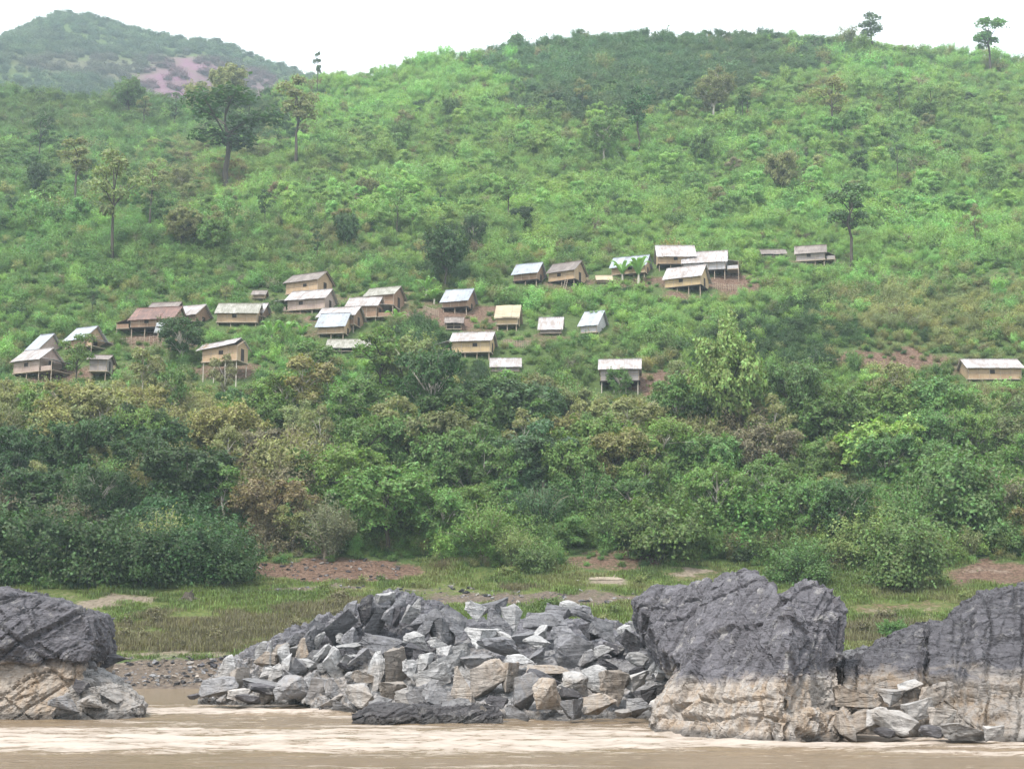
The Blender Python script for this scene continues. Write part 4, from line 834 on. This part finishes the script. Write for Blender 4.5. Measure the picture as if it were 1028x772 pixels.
special = [ # kind, px, base row, height px, colour, wide, label
 ('thin', 228, 190, 104, 'dark', 2.0, 'dark flat-crowned tree standing tall on the upper left slope'),
 ('thin', 297, 165, 92, 'olive', 1.2, 'thin half-bare tree near the dip in the skyline, right of the dark flat-crowned tree'),
 ('thin', 318, 95, 46, 'dark', .5, 'spindly tree sticking up at the low notch of the skyline'),
 ('thin', 875, 47, 44, 'blue', 1.7, 'sparse see-through tree on the ridge skyline at right'),
 ('thin', 995, 72, 60, 'mid', 1.5, 'rounded tree on the ridge skyline nearest the right edge'),
 ('thin', 640, 152, 68, 'dark', 1.1, 'lone dark-trunked tree below the dark wood on the ridge'),
 ('thin', 855, 268, 90, 'blue', 1.3, 'twiggy tree with dim crown right of the remote grey hut'),
 ('thin', 113, 260, 112, 'olive', 1.0, 'tallest straight dark-trunked tree on the left slope'),
 ('thin', 74, 205, 70, 'olive', 1.2, 'faint slim tree left of the tallest dark-trunked tree'),
 ('thin', 151, 226, 66, 'olive', 1.0, 'short dark-trunked tree right of the tallest dark-trunked tree'),
 ('tree', 447, 290, 60, 'dark', .75, 'dense dark conical tree uphill of the lone silver-grey hut'),
 ('thin', 835, 135, 60, 'olive', 1.3, 'sparse olive tree high on the right slope'),
 ('tree', 182, 366, 48, 'dark', 1.15, 'round dark green tree before the long rust-roofed house'),
 ('thin', 76, 398, 66, 'mid', 1.1, 'dark branching tree between the leftmost hut and the tiny left hut'),
 ('pale', 224, 425, 70, 'olive', .8, 'slim tree with pale forked trunk below the tan hut on slender poles'),
 ('tree', 434, 458, 108, 'dark', .8, 'biggest dark green tree, in the middle of the slope below the huts'),
 ('thin', 381, 428, 104, 'mid', 1.2, 'tall dark-trunked tree left of the biggest dark green tree'),
 ('tree', 408, 420, 84, 'olive', .8, 'yellow-green feathery tree on the left shoulder of the biggest dark tree'),
 ('pale', 302, 455, 100, 'olive', 1.2, 'grey-green tree with pale trunk below the low thin-roofed shelter'),
 ('pale', 339, 470, 84, 'mid', 1.2, 'green tree with pale trunk right of the grey-green pale-trunked one'),
 ('pale', 545, 512, 92, 'blue', 1.3, 'bluish tree with pale leaning trunk right of the biggest dark tree'),
 ('tree', 733, 462, 126, 'light', .62, 'light green open tree with dark trunk uphill of the tall cliff rock'),
 ('tree', 797, 460, 98, 'mid', .7, 'mid-green tree with forked dark trunk right of the open light green tree'),
 ('tree', 622, 402, 34, 'mid', .9, 'small green tree in front of the grey hut on tall pale posts'),
 ('bush', 756, 556, 58, 'mid', 1.0, 'bright leafy bush at the thicket foot above the tall cliff rock'),
 ('bush', 666, 562, 62, 'mid', 1.0, 'large green bush at the thicket foot left of the bright leafy one'),
 ('bush', 802, 588, 44, 'mid', 1.15, 'low green bush showing just above the crest of the tall cliff rock'),
 ('bush', 908, 592, 66, 'mid', .95, 'big dark-based bush on the grass right of the tall cliff rock'),
 ('bush', 862, 566, 52, 'yellow', 1.1, 'yellow-green bush between the tall cliff rock and the big right bush'),
 ('bush', 538, 578, 30, 'mid', 1.2, 'low bush on the bank above the middle rock pile'),
 ('bush', 958, 545, 84, 'mid', .95, 'tall bushy tree at the thicket foot near the right edge'),
 ('bush', 225, 588, 52, 'dark', 1.1, 'dark rounded bush at the left edge of the bare red bank'),
 ('bush', 185, 588, 60, 'dark', 1.0, 'dark bush left of the one bordering the bare red bank'),
 ('bush', 140, 590, 66, 'dark', 1.0, 'dark bush at the thicket foot above the dark stump'),
 ('bush', 95, 588, 64, 'dark', 1.0, 'dark leafy bush above the two white stones'),
 ('bush', 40, 584, 74, 'dark', 1.0, 'dark bush above the big left rock'),
 ('bush', 0, 582, 74, 'dark', 1.0, 'dark bush cut by the left edge of the view'),
 ('bush', 898, 640, 18, 'mid', 1.3, 'small shrub on the grass behind the right rock saddle'),
 ('bamboo', 330, 562, 60, 'brown', 1.0, 'drooping brown cane clump above the bare red bank'),
 ('bamboo', 285, 520, 90, 'olive', 1.0, 'tall drooping bamboo clump in the middle of the thicket'),
 ('bamboo', 515, 572, 44, 'olive', 1.1, 'low olive cane clump at the thicket foot above the middle rocks')]
UNOBST = []
for kind, px, base, hp, ck, wide, lab in special:
    p = hit(px, base); hgt = hp / (F / proj(*p)[2]); c = COLS[ck]; plant(kind, p[0], p[1], hgt, (*[v * rp.uniform(.9, 1.15) for v in c], 1), ck, wide, lab)
    if kind not in ('bush',) and base < 300: UNOBST.append((px, base - hp, base, hp, p[1]))
# the thicket: crowns big enough to tell apart, front first
cand = []
for y in np.arange(121, 172, 3.3):
    for x in np.arange(-70, 70, 3.9):
        cand.append((x + rp.uniform(-1.7, 1.7), y + rp.uniform(-1.5, 1.5)))
nth = 0
THICK = {'light': 'mid', 'yellow': 'mid'}
for x, y in cand:
    z = H(x, y); px, py, dep = proj(x, y, z)
    if px < -40 or px > 1070: continue
    edge = np.interp(px, [-40, 220, 255, 290, 430, 470, 640, 720, 850, 930, 1070], [590, 588, 560, 556, 556, 566, 566, 562, 566, 556, 552])
    if py > edge + 1: continue
    if zone(np.array([px]), np.array([py]), EARTH)[0] > .45: continue
    front = py > edge - 40
    q = rp.random(); ck, col = pick_col(px, py - 25, rp)
    if ck in THICK and rp.random() < .8: ck = THICK[ck]; v_ = rp.uniform(.8, 1.2); col = (*[c * v_ for c in COLS[ck]], 1)
    if ck in ('brown', 'olive') and q < .6 or q < .24: kind, hgt = 'bamboo', rp.uniform(3.5, 7.0)
    elif q < .55 or front and q < .8: kind, hgt = 'bush', rp.uniform(2.6, 5.2)
    else: kind, hgt = 'tree', rp.uniform(5.0, 8.6)
    if kind == 'tree' and py < 440: hgt *= .75
    if py < 425: hgt = min(hgt, 4.0)
    wid = {'bush': 1.6, 'bamboo': 1.0, 'tree': .8}[kind] * hgt * .8
    if blocks_hut(x, y, z, hgt, wid, y): 
        hgt = 2.2; kind = 'bush'
        if blocks_hut(x, y, z, hgt, 3, y): continue
    if any(abs(px - a[1]) < 14 and base_ > py - 4 and base_ < py + 30 for a in special for base_ in (a[2],)): continue
    plant(kind, x, y, hgt, col, ck, rp.uniform(.9, 1.25)); nth += 1
print('thicket plants', nth)
for i in range(70):
    if i < 46: px, py = rp.uniform(10, 1015), rp.uniform(110, 262)
    else: px, py = rp.uniform(10, 330), rp.uniform(110, 330)
    p = hit(px, py); pm = F / proj(*p)[2]; hgt = rp.uniform(22, 52) / pm; ck = rp.choice(['mid', 'mid', 'olive', 'dark', 'blue'])
    if blocks_hut(p[0], p[1], p[2], hgt, hgt * .45, p[1]) or any(abs(px - a[1]) < 26 and abs(py - a[2]) < 60 for a in special): continue
    c = COLS[ck]; v = rp.uniform(.85, 1.2); plant('tree' if rp.random() < .45 else 'thin', p[0], p[1], hgt, (c[0]*v, c[1]*v, c[2]*v, 1), ck, rp.uniform(.6, 1.1))
for i in range(44):
    px, py = rp.uniform(20, 1010), rp.uniform(415, 550); p = hit(px, py); pm = F / proj(*p)[2]; hgt = rp.uniform(60, 95) / pm
    if blocks_hut(p[0], p[1], p[2], hgt, hgt * .4, p[1]): continue
    ck = rp.choice(['olive', 'mid', 'olive']); c = COLS[ck]; plant('pale', p[0], p[1], hgt, (*c, 1), ck, rp.uniform(.8, 1.3))
# banana plants near the huts
def gen_banana(seed):
    r = np.random.default_rng(seed); V = []; Fq = []; lv = []
    for i in range(8):
        a = i * 2.4 + r.uniform(-.3, .3); out = r.uniform(.35, .6); hh = r.uniform(.75, 1.05); t = np.linspace(0, 1, 7); n0 = len(V)
        for q in t:
            c = np.array([math.cos(a)*out*q, math.sin(a)*out*q, .42 + (hh-.42)*math.sin(q*2.1)]); w_ = .085 * math.sin(math.pi*min(1, .08+q*.92))**.6 + .005
            sd_ = np.array([-math.sin(a), math.cos(a), 0]) * w_
            for k in (-1, 0, 1): V.append(c + sd_*k + np.array([0, 0, -.035*abs(k)])); lv.append(.4 + .5 * r.random())
        for j in range(6):
            for k in (0, 1): b_ = n0 + j*3 + k; Fq.append((b_, b_+1, b_+4, b_+3))
    return npmesh('foliage_banana', V, Fq, M['leaf'], {'lv': ('FLOAT', lv)})
ban = [gen_banana(s) for s in (1, 2, 3)]; mbb = MB(); mbb.tube([(0, 0, -.1), (0, 0, .2), (.01, 0, .45)], [.05, .045, .025], 7); banst = mbb.mesh('stem', M['barkp'])
for i, (px, base, hp, lab) in enumerate([(272, 346, 24, 'banana plant below the mottled cream-roofed hut, leftmost of the banana group'), (288, 345, 26, 'tallest banana plant left of the pale blue-grey roof'), (303, 344, 22, 'banana plant nearest the left of the pale blue-grey roof'), (398, 332, 22, 'banana plant below the rust-seamed hut with porch'), (428, 300, 24, 'banana plant on the path between the brown huts and the lone grey hut'),
        (436, 306, 18, 'shorter banana plant left of the lone silver-grey hut'), (625, 284, 24, 'pale-leaved banana plant before the dull patched-roof hut'), (641, 287, 30, 'taller banana plant before the dull patched-roof hut'), (600, 330, 20, 'banana plant behind the pale-gabled hut'), (380, 312, 16, 'small banana plant between the rust-seamed and greenish roofs')]):
    p = hit(px, base); hgt = hp / (F / proj(*p)[2]); o = empty('banana_plant', (p[0], p[1], p[2] - .1), i * 1.7, hgt)
    for n_, me in (('leaves', ban[i % 3]), ('stem', banst)):
        c = bpy.data.objects.new(n_, me); COL.objects.link(c); c.parent = o; c.color = (.13, .24, .07, 1)
    tag(o, lab, 'banana plant', 'banana plants by the huts')
# labels that single out each plant by its look and the landmark nearest to it
LM = [('the dark flat-crowned tree', 228, 130), ('the tallest dark-trunked tree', 113, 200), ('the lone ridge-slope tree', 640, 120), ('the sparse ridge skyline tree', 875, 25), ('the rounded ridge skyline tree', 995, 40), ('the twiggy tree by the remote hut', 855, 225), ('the dark conical tree', 447, 260), ('the notch in the skyline', 318, 75), ('the burnt far patch', 200, 90)] + [(h[6], (h[1]+h[2])/2, (h[3]+h[4])/2) for h in HUTS] + [('the big left rock', 40, 640), ('the striped rock ridge', 300, 655), ('the peak of the middle pile', 400, 600), ('the driftwood log', 608, 583), ('the tall cliff rock', 745, 600), ('the right rock outcrop', 985, 620), ('the dark stump', 188, 600), ('the bare red bank', 335, 572), ('the biggest dark tree', 440, 400), ('the pale leaning trunk', 545, 470), ('the open light green tree', 733, 400)]
LOOK = {'light': 'light green', 'mid': 'mid-green', 'dark': 'dark green', 'olive': 'olive', 'brown': 'brownish', 'yellow': 'yellow-green', 'blue': 'dull green'}
KN = {'bush': ('bush', 'bush'), 'bamboo': ('cane clump', 'bamboo'), 'tree': ('broadleaf tree', 'tree'), 'thin': ('slim tree', 'tree'), 'pale': ('slim tree', 'tree')}
def label_plants():
    keys = {}
    for p in PL:
        if p[6]: tag(p[0], p[6], KN[p[1]][1], 'trees and bushes on the hillside'); continue
        nm, lx, ly = min(LM, key=lambda l: abs(l[1]-p[3]) + abs(l[2]-p[4])); dx, dy = p[3]-lx, p[4]-ly
        d = ('right of' if dx > 0 else 'left of') if abs(dx) > abs(dy) * 1.2 else ('below' if dy > 0 else 'above')
        keys.setdefault((LOOK[p[2]] + ' ' + KN[p[1]][0], d, nm), []).append((abs(dx) + abs(dy), p))
    for (look, d, nm), l in keys.items():
        l.sort(key=lambda q: q[0])
        for i, (_, p) in enumerate(l):
            lab = '%s %s %s' % (look, d, nm) + ('' if len(l) == 1 else ', nearest one' if i == 0 else ', %snearest' % ordn(i))
            tag(p[0], lab, KN[p[1]][1], 'trees and bushes of the riverside thicket')
label_plants()
# ------------------------------------------------------------------ ground cover as stuff, instanced from a library that is not in the scene
def library(name, meshes):
    c = bpy.data.collections.new(name)
    for i, me in enumerate(meshes):
        o = bpy.data.objects.new('%s_%02d' % (name, i), me); c.objects.link(o)
    return c
def scatter(name, P, scl, rot, idx, tint, coll, label):
    n = len(P); me = bpy.data.meshes.new(name); me.vertices.add(n); me.vertices.foreach_set('co', np.asarray(P, np.float32).ravel())
    for nme, typ, arr, f in (('scl', 'FLOAT_VECTOR', scl, 'vector'), ('rot', 'FLOAT_VECTOR', rot, 'vector'), ('idx', 'INT', idx, 'value'), ('tint', 'FLOAT_COLOR', tint, 'color')):
        a = me.attributes.new(nme, typ, 'POINT'); a.data.foreach_set(f, np.asarray(arr, np.int32 if typ == 'INT' else np.float32).ravel())
    me.update(); o = meshobj(name, me); g = bpy.data.node_groups.new(name, 'GeometryNodeTree')
    g.interface.new_socket('Geometry', in_out='INPUT', socket_type='NodeSocketGeometry'); g.interface.new_socket('Geometry', in_out='OUTPUT', socket_type='NodeSocketGeometry')
    gi, go = g.nodes.new('NodeGroupInput'), g.nodes.new('NodeGroupOutput'); ip = g.nodes.new('GeometryNodeInstanceOnPoints'); ci = g.nodes.new('GeometryNodeCollectionInfo')
    ci.inputs['Collection'].default_value = coll; ci.inputs['Separate Children'].default_value = True; ci.inputs['Reset Children'].default_value = True
    def na(nm, t): q = g.nodes.new('GeometryNodeInputNamedAttribute'); q.data_type = t; q.inputs[0].default_value = nm; return q.outputs['Attribute']
    l = g.links; l.new(gi.outputs[0], ip.inputs['Points']); l.new(ci.outputs[0], ip.inputs['Instance']); ip.inputs['Pick Instance'].default_value = True
    l.new(na('idx', 'INT'), ip.inputs['Instance Index']); l.new(na('rot', 'FLOAT_VECTOR'), ip.inputs['Rotation']); l.new(na('scl', 'FLOAT_VECTOR'), ip.inputs['Scale']); l.new(ip.outputs[0], go.inputs[0])
    o.modifiers.new('scatter', 'NODES').node_group = g; tag(o, label, kind='stuff'); return o
LS = library('scrub_library', [leafmesh('s', gen_bush(200 + i, 1700, 0.085, lobes=7 + i % 4), M['leaf_s']) for i in range(7)]
    + [leafmesh('s', gen_bamboo(220 + i, 46, 44, 0.052)[0], M['leaf_s']) for i in range(5)] + [leafmesh('s', gen_tree(230 + i, 3000, 0.038, spread=.45, trunk=.3, lobes=8)[0], M['leaf_s']) for i in range(4)])
def scrub():
    r = random.Random(77); P, S, Ro, I, T = [], [], [], [], []
    y = 118.0
    while y < 425:
        st = 1.35 + (y - 120) * .0025; hw = 0.385 * y * 1.03 + 34; x = -hw
        while x < hw:
            P.append((x + r.uniform(-.6, .6) * st, y + r.uniform(-.6, .6) * st)); x += st
        y += st * 1.02
    A = np.array(P); Z = H(A[:, 0], A[:, 1]); px, py, dep = proj(A[:, 0], A[:, 1], Z)
    e = np.maximum(zone(px, py, EARTH), zone(px, py, SAND)); clump = n2(A[:, 0], A[:, 1], 11, 55, 3); patch = n2(A[:, 0], A[:, 1], 34, 66, 3)
    edge = np.interp(px, [-40, 220, 255, 290, 430, 470, 640, 720, 850, 930, 1070], [588, 586, 560, 556, 556, 566, 566, 562, 568, 566, 556])
    pts = []
    for i in range(len(A)):
        x, y = A[i]; 
        if py[i] > edge[i] + 2: continue
        if e[i] * .9 + clump[i] * .5 > .42: continue
        near_v = 235 < py[i] < 400
        q = r.random(); big = max(0, .5 + clump[i]); s = r.uniform(.75, 1.3) * (.8 + .75 * big)
        s *= 1.3 if not near_v else 1.0; s *= (1.5 if r.random() < .07 else .8 if r.random() < .3 else 1)
        if y > 385: s *= r.choice([.6, .8, .8, 1.0, 1.3])
        ck, col = pick_col(px[i], py[i], r); lt = ck in ('light', 'yellow', 'olive')
        k = 7 + r.randrange(5) if q < (.72 if lt else .25) else r.randrange(7) if q < .95 or y > 350 else 12 + r.randrange(4)
        hg = s * (1.35 if k < 7 else 1.7 if k < 12 else 1.0)
        if y < 230: s = min(s, 1.75)
        hg = s * (1.35 if k < 7 else 1.7)
        if k >= 12: s = min(s * 3.4, 5.0); hg = s
        if near_v and k >= 12: continue
        if blocks_hut(x, y, Z[i], hg, s * 1.3, y):
            k = r.randrange(7); s = .55; hg = .7
            if blocks_hut(x, y, Z[i], hg, .8, y): continue
        if any(abs(px[i] - a[0]) < 10 and py[i] < a[2] + 14 and py[i] - 8 > a[1] and y < a[4] and py[i] - hg * F / dep[i] < a[2] - 3 for a in UNOBST): s *= .45
        v = 1 + .35 * patch[i]
        pts.append((x, y, Z[i] - .12, s, k, r.uniform(0, 6.28), col[0] * v * (1 - .2 * patch[i]), col[1] * v, col[2] * v, s * r.uniform(.85, 1.2)))
    m = 20000; ya = 120 + 190 * RNG.random(m); xa = RNG.uniform(-1, 1, m) * (ya * .4 + 8); za = H(xa, ya); qxa, qya, _d = proj(xa, ya, za); ez = zone(qxa, qya, EARTH)
    eda = np.interp(qxa, [-40, 220, 255, 290, 430, 470, 640, 720, 850, 930, 1070], [592, 590, 572, 566, 562, 570, 570, 566, 572, 570, 560])
    for j in range(m):      # low growth between the bushes
        if qya[j] > eda[j]: continue
        x, y, z = xa[j], ya[j], za[j]; s = r.uniform(.3, .7)
        if ez[j] > .5 and r.random() < .6: continue
        if blocks_hut(x, y, z, s * 1.2, s * 2, y): continue
        ck, col = pick_col(qxa[j], qya[j], r); pts.append((x, y, z - .08, s, r.randrange(7), r.uniform(0, 6.28), col[0], col[1], col[2], s))
    B = np.array(pts); print('scrub', len(B)); n = len(B)
    scatter('hillside_scrub', B[:, :3], B[:, [3, 3, 9]], np.stack([RNG.uniform(-.12, .12, n), RNG.uniform(-.12, .12, n), B[:, 5]], 1), B[:, 4], np.concatenate([B[:, 6:9], np.ones((n, 1))], 1), LS, 'light and dark green scrub and bamboo covering the hillside')
scrub()
def farforest():
    n = 15000; x = RNG.uniform(-430, 120, n); y = RNG.uniform(470, 880, n); Z = H(x, y); px, py, dep = proj(x, y, Z)
    k = (px > -60) & (px < 420); x, y, Z, px, py = x[k], y[k], Z[k], px[k], py[k]; n = len(x); b = zone(px, py, BURN); k = RNG.random(n) > b * .8; x, y, Z, px, py, b = x[k], y[k], Z[k], px[k], py[k], b[k]; n = len(x)
    s = RNG.uniform(1.8, 4.2, n); v = (RNG.uniform(.7, 1.35, n) * (1 + .5 * n2(x, y, 60, 8, 3)))[:, None]; c = np.where(RNG.random(n)[:, None] < .5, np.array([.06, .105, .065]), np.array([.085, .13, .07])) * v
    c = c * (1 - b[:, None]) + b[:, None] * np.array([.14, .075, .105])
    scatter('distant_forest', np.stack([x, y, Z - .5], 1), np.stack([s, s, s * .85], 1), np.stack([0*x, 0*x, RNG.uniform(0, 6.28, n)], 1), RNG.integers(0, 7, n), np.concatenate([c, np.ones((n, 1))], 1), LS, 'blue-green forest on the far mountain with a purplish burnt patch')
farforest()
# grass on the bank
def tuft(seed, n, h, w_, spread=.32):
    r = np.random.default_rng(seed); V, Fq, lv = [], [], []
    for i in range(n):
        a = r.uniform(0, 6.28); b = np.array([r.normal(0, spread), r.normal(0, spread), -.03]); hh = h * r.uniform(.5, 1.15); le = r.uniform(.1, .6) * hh; d = np.array([math.cos(a), math.sin(a), 0]); s = np.array([-d[1], d[0], 0]) * w_
        m_ = b + d*le*.35 + np.array([0, 0, hh*.6]); t = b + d*le + np.array([0, 0, hh*.95]); k = len(V); V += [b - s, b + s, m_ + s*.8, m_ - s*.8, t]; lv += [r.random()]*5; Fq += [(k, k+1, k+2, k+3), (k+3, k+2, k+4, k+4)]
    V = np.array(V); Fq3 = []
    for f in Fq: Fq3.append((f[0], f[1], f[2])); 
    T3 = []
    for f in Fq:
        if f[2] != f[3]: T3 += [(f[0], f[1], f[2]), (f[0], f[2], f[3])]
        if f[2] == f[3]: T3.append((f[0], f[1], f[2]))
    T3 = [t for t in T3 if len(set(t)) == 3]
    return npmesh('g', V, T3, M['leaf_s'], {'lv': ('FLOAT', np.array(lv))})
LG = library('grass_library', [tuft(300 + i, 46, .34, .022) for i in range(4)] + [tuft(310 + i, 70, .38, .018, .45) for i in range(3)] + [leafmesh('s', gen_bush(320 + i, 260, 0.2, lobes=5), M['leaf_s']) for i in range(2)])
def grass():
    n = 30000; y = 97 + 33 * RNG.random(n) ** 1.0; x = RNG.uniform(-1, 1, n) * (y * .385 + 8); Z = H(x, y); px, py, dep = proj(x, y, Z)
    e = np.maximum(np.maximum(zone(px, py, EARTH), zone(px, py, SAND)), zone(px, py, MUD)) + .5 * n2(x, y, 6, 12, 3)
    dens = 1.6 * n2(x, y, 2.6, 19, 4) - .1
    k = (e < .35) & (RNG.random(n) < .75 + dens) & (y > 98.5 + 2 * n2(x, y, 5, 2)); x, y, Z, px, py = x[k], y[k], Z[k], px[k], py[k]; n = len(x)
    rough = zone(px, py, [(215, 635, 110, 22, 1), (150, 640, 60, 18, .8), (880, 635, 50, 16, .7), (330, 615, 60, 18, .6), (500, 590, 150, 8, .3)]) + .9 * n2(x, y, 4, 77, 4) > .5
    idx = np.where(rough, RNG.integers(4, 7, n), RNG.integers(0, 4, n)); wd = (RNG.random(n) < .02) & (n2(x, y, 5, 29) > .0); idx = np.where(wd, 7 + RNG.integers(0, 2, n), idx)
    g = np.array([.12, .165, .045]); o = np.array([.125, .115, .06]); d_ = np.array([.06, .10, .03]); v = n2(x, y, 3.5, 31, 3)[:, None]
    c = np.where(rough[:, None], o, g * (1 - np.clip(v * 1.3, 0, 1)) + d_ * np.clip(v * 1.3, 0, 1)); c = c * RNG.uniform(.75, 1.3, n)[:, None]; yel = np.clip(-v * 1.5, 0, .6); c = c * (1 - yel) + yel * np.array([.19, .165, .085])
    s = RNG.uniform(.7, 1.35, n); s = np.where(idx >= 7, s * .5, s)
    scatter('bank_grass', np.stack([x, y, Z], 1), np.stack([s, s, s], 1), np.stack([0*x, 0*x, RNG.uniform(0, 6.28, n)], 1), idx, np.concatenate([c, np.ones((n, 1))], 1), LG, 'green and dry grass growing on the river bank')
grass()
ST = library('stone_library', [BM[k][i] for k in ('dark', 'grey', 'tan', 'pale') for i in (0, 3)])
def rubble():
    n = 5200; x = RNG.uniform(-48, 48, n); y = 93.2 + 6.2 * RNG.random(n) ** 1.2; 
    x2 = RNG.uniform(-46, 46, 5600); y2 = RNG.uniform(103, 131, 5600); p2 = proj(x2, y2, H(x2, y2)); k = (zone(p2[0], p2[1], MUD) + zone(p2[0], p2[1], EARTH) * .5 > .45); x = np.concatenate([x, x2[k]]); y = np.concatenate([y, y2[k]]); n = len(x)
    Z = H(x, y); s = .10 + .42 * RNG.random(n) ** 3.5; fl = RNG.uniform(.4, .8, n)
    scatter('shore_rubble', np.stack([x, y, Z + s * .1], 1), np.stack([s, s, s * fl], 1), RNG.uniform(-.4, .4, (n, 3)) + np.stack([0*x, 0*x, RNG.uniform(0, 6, n)], 1), RNG.choice([0, 1, 2, 3, 4, 5, 6], n, p=[.22, .22, .16, .16, .1, .1, .04]), np.ones((n, 4)), ST, 'dark stones and mud along the far waterline')
rubble()
# ------------------------------------------------------------------ haze
mb = MB(); mb.box(-620, 620, -320, 1280, -80, 500); hz = mb.build('haze', None) if False else None
me = bpy.data.meshes.new('haze'); me.from_pydata(mb.v, [], mb.f); me.update()
hm = bpy.data.materials.new('haze'); hm.use_nodes = True; nt = hm.node_tree; nt.nodes.clear(); out = N(nt, 'ShaderNodeOutputMaterial'); pv = N(nt, 'ShaderNodeVolumePrincipled')
pv.inputs['Color'].default_value = (0.74, 0.92, 1.0, 1); pv.inputs['Density'].default_value = 0.00028; pv.inputs['Anisotropy'].default_value = 0.0
L(nt, pv.outputs[0], out.inputs['Volume']); me.materials.append(hm); o = bpy.data.objects.new('haze', me); COL.objects.link(o); tag(o, 'thin pale haze over the river and hills', kind='stuff')
SC.cycles.use_denoising = True; SC.cycles.volume_bounces = 0; SC.cycles.max_bounces = 6; SC.cycles.transparent_max_bounces = 8
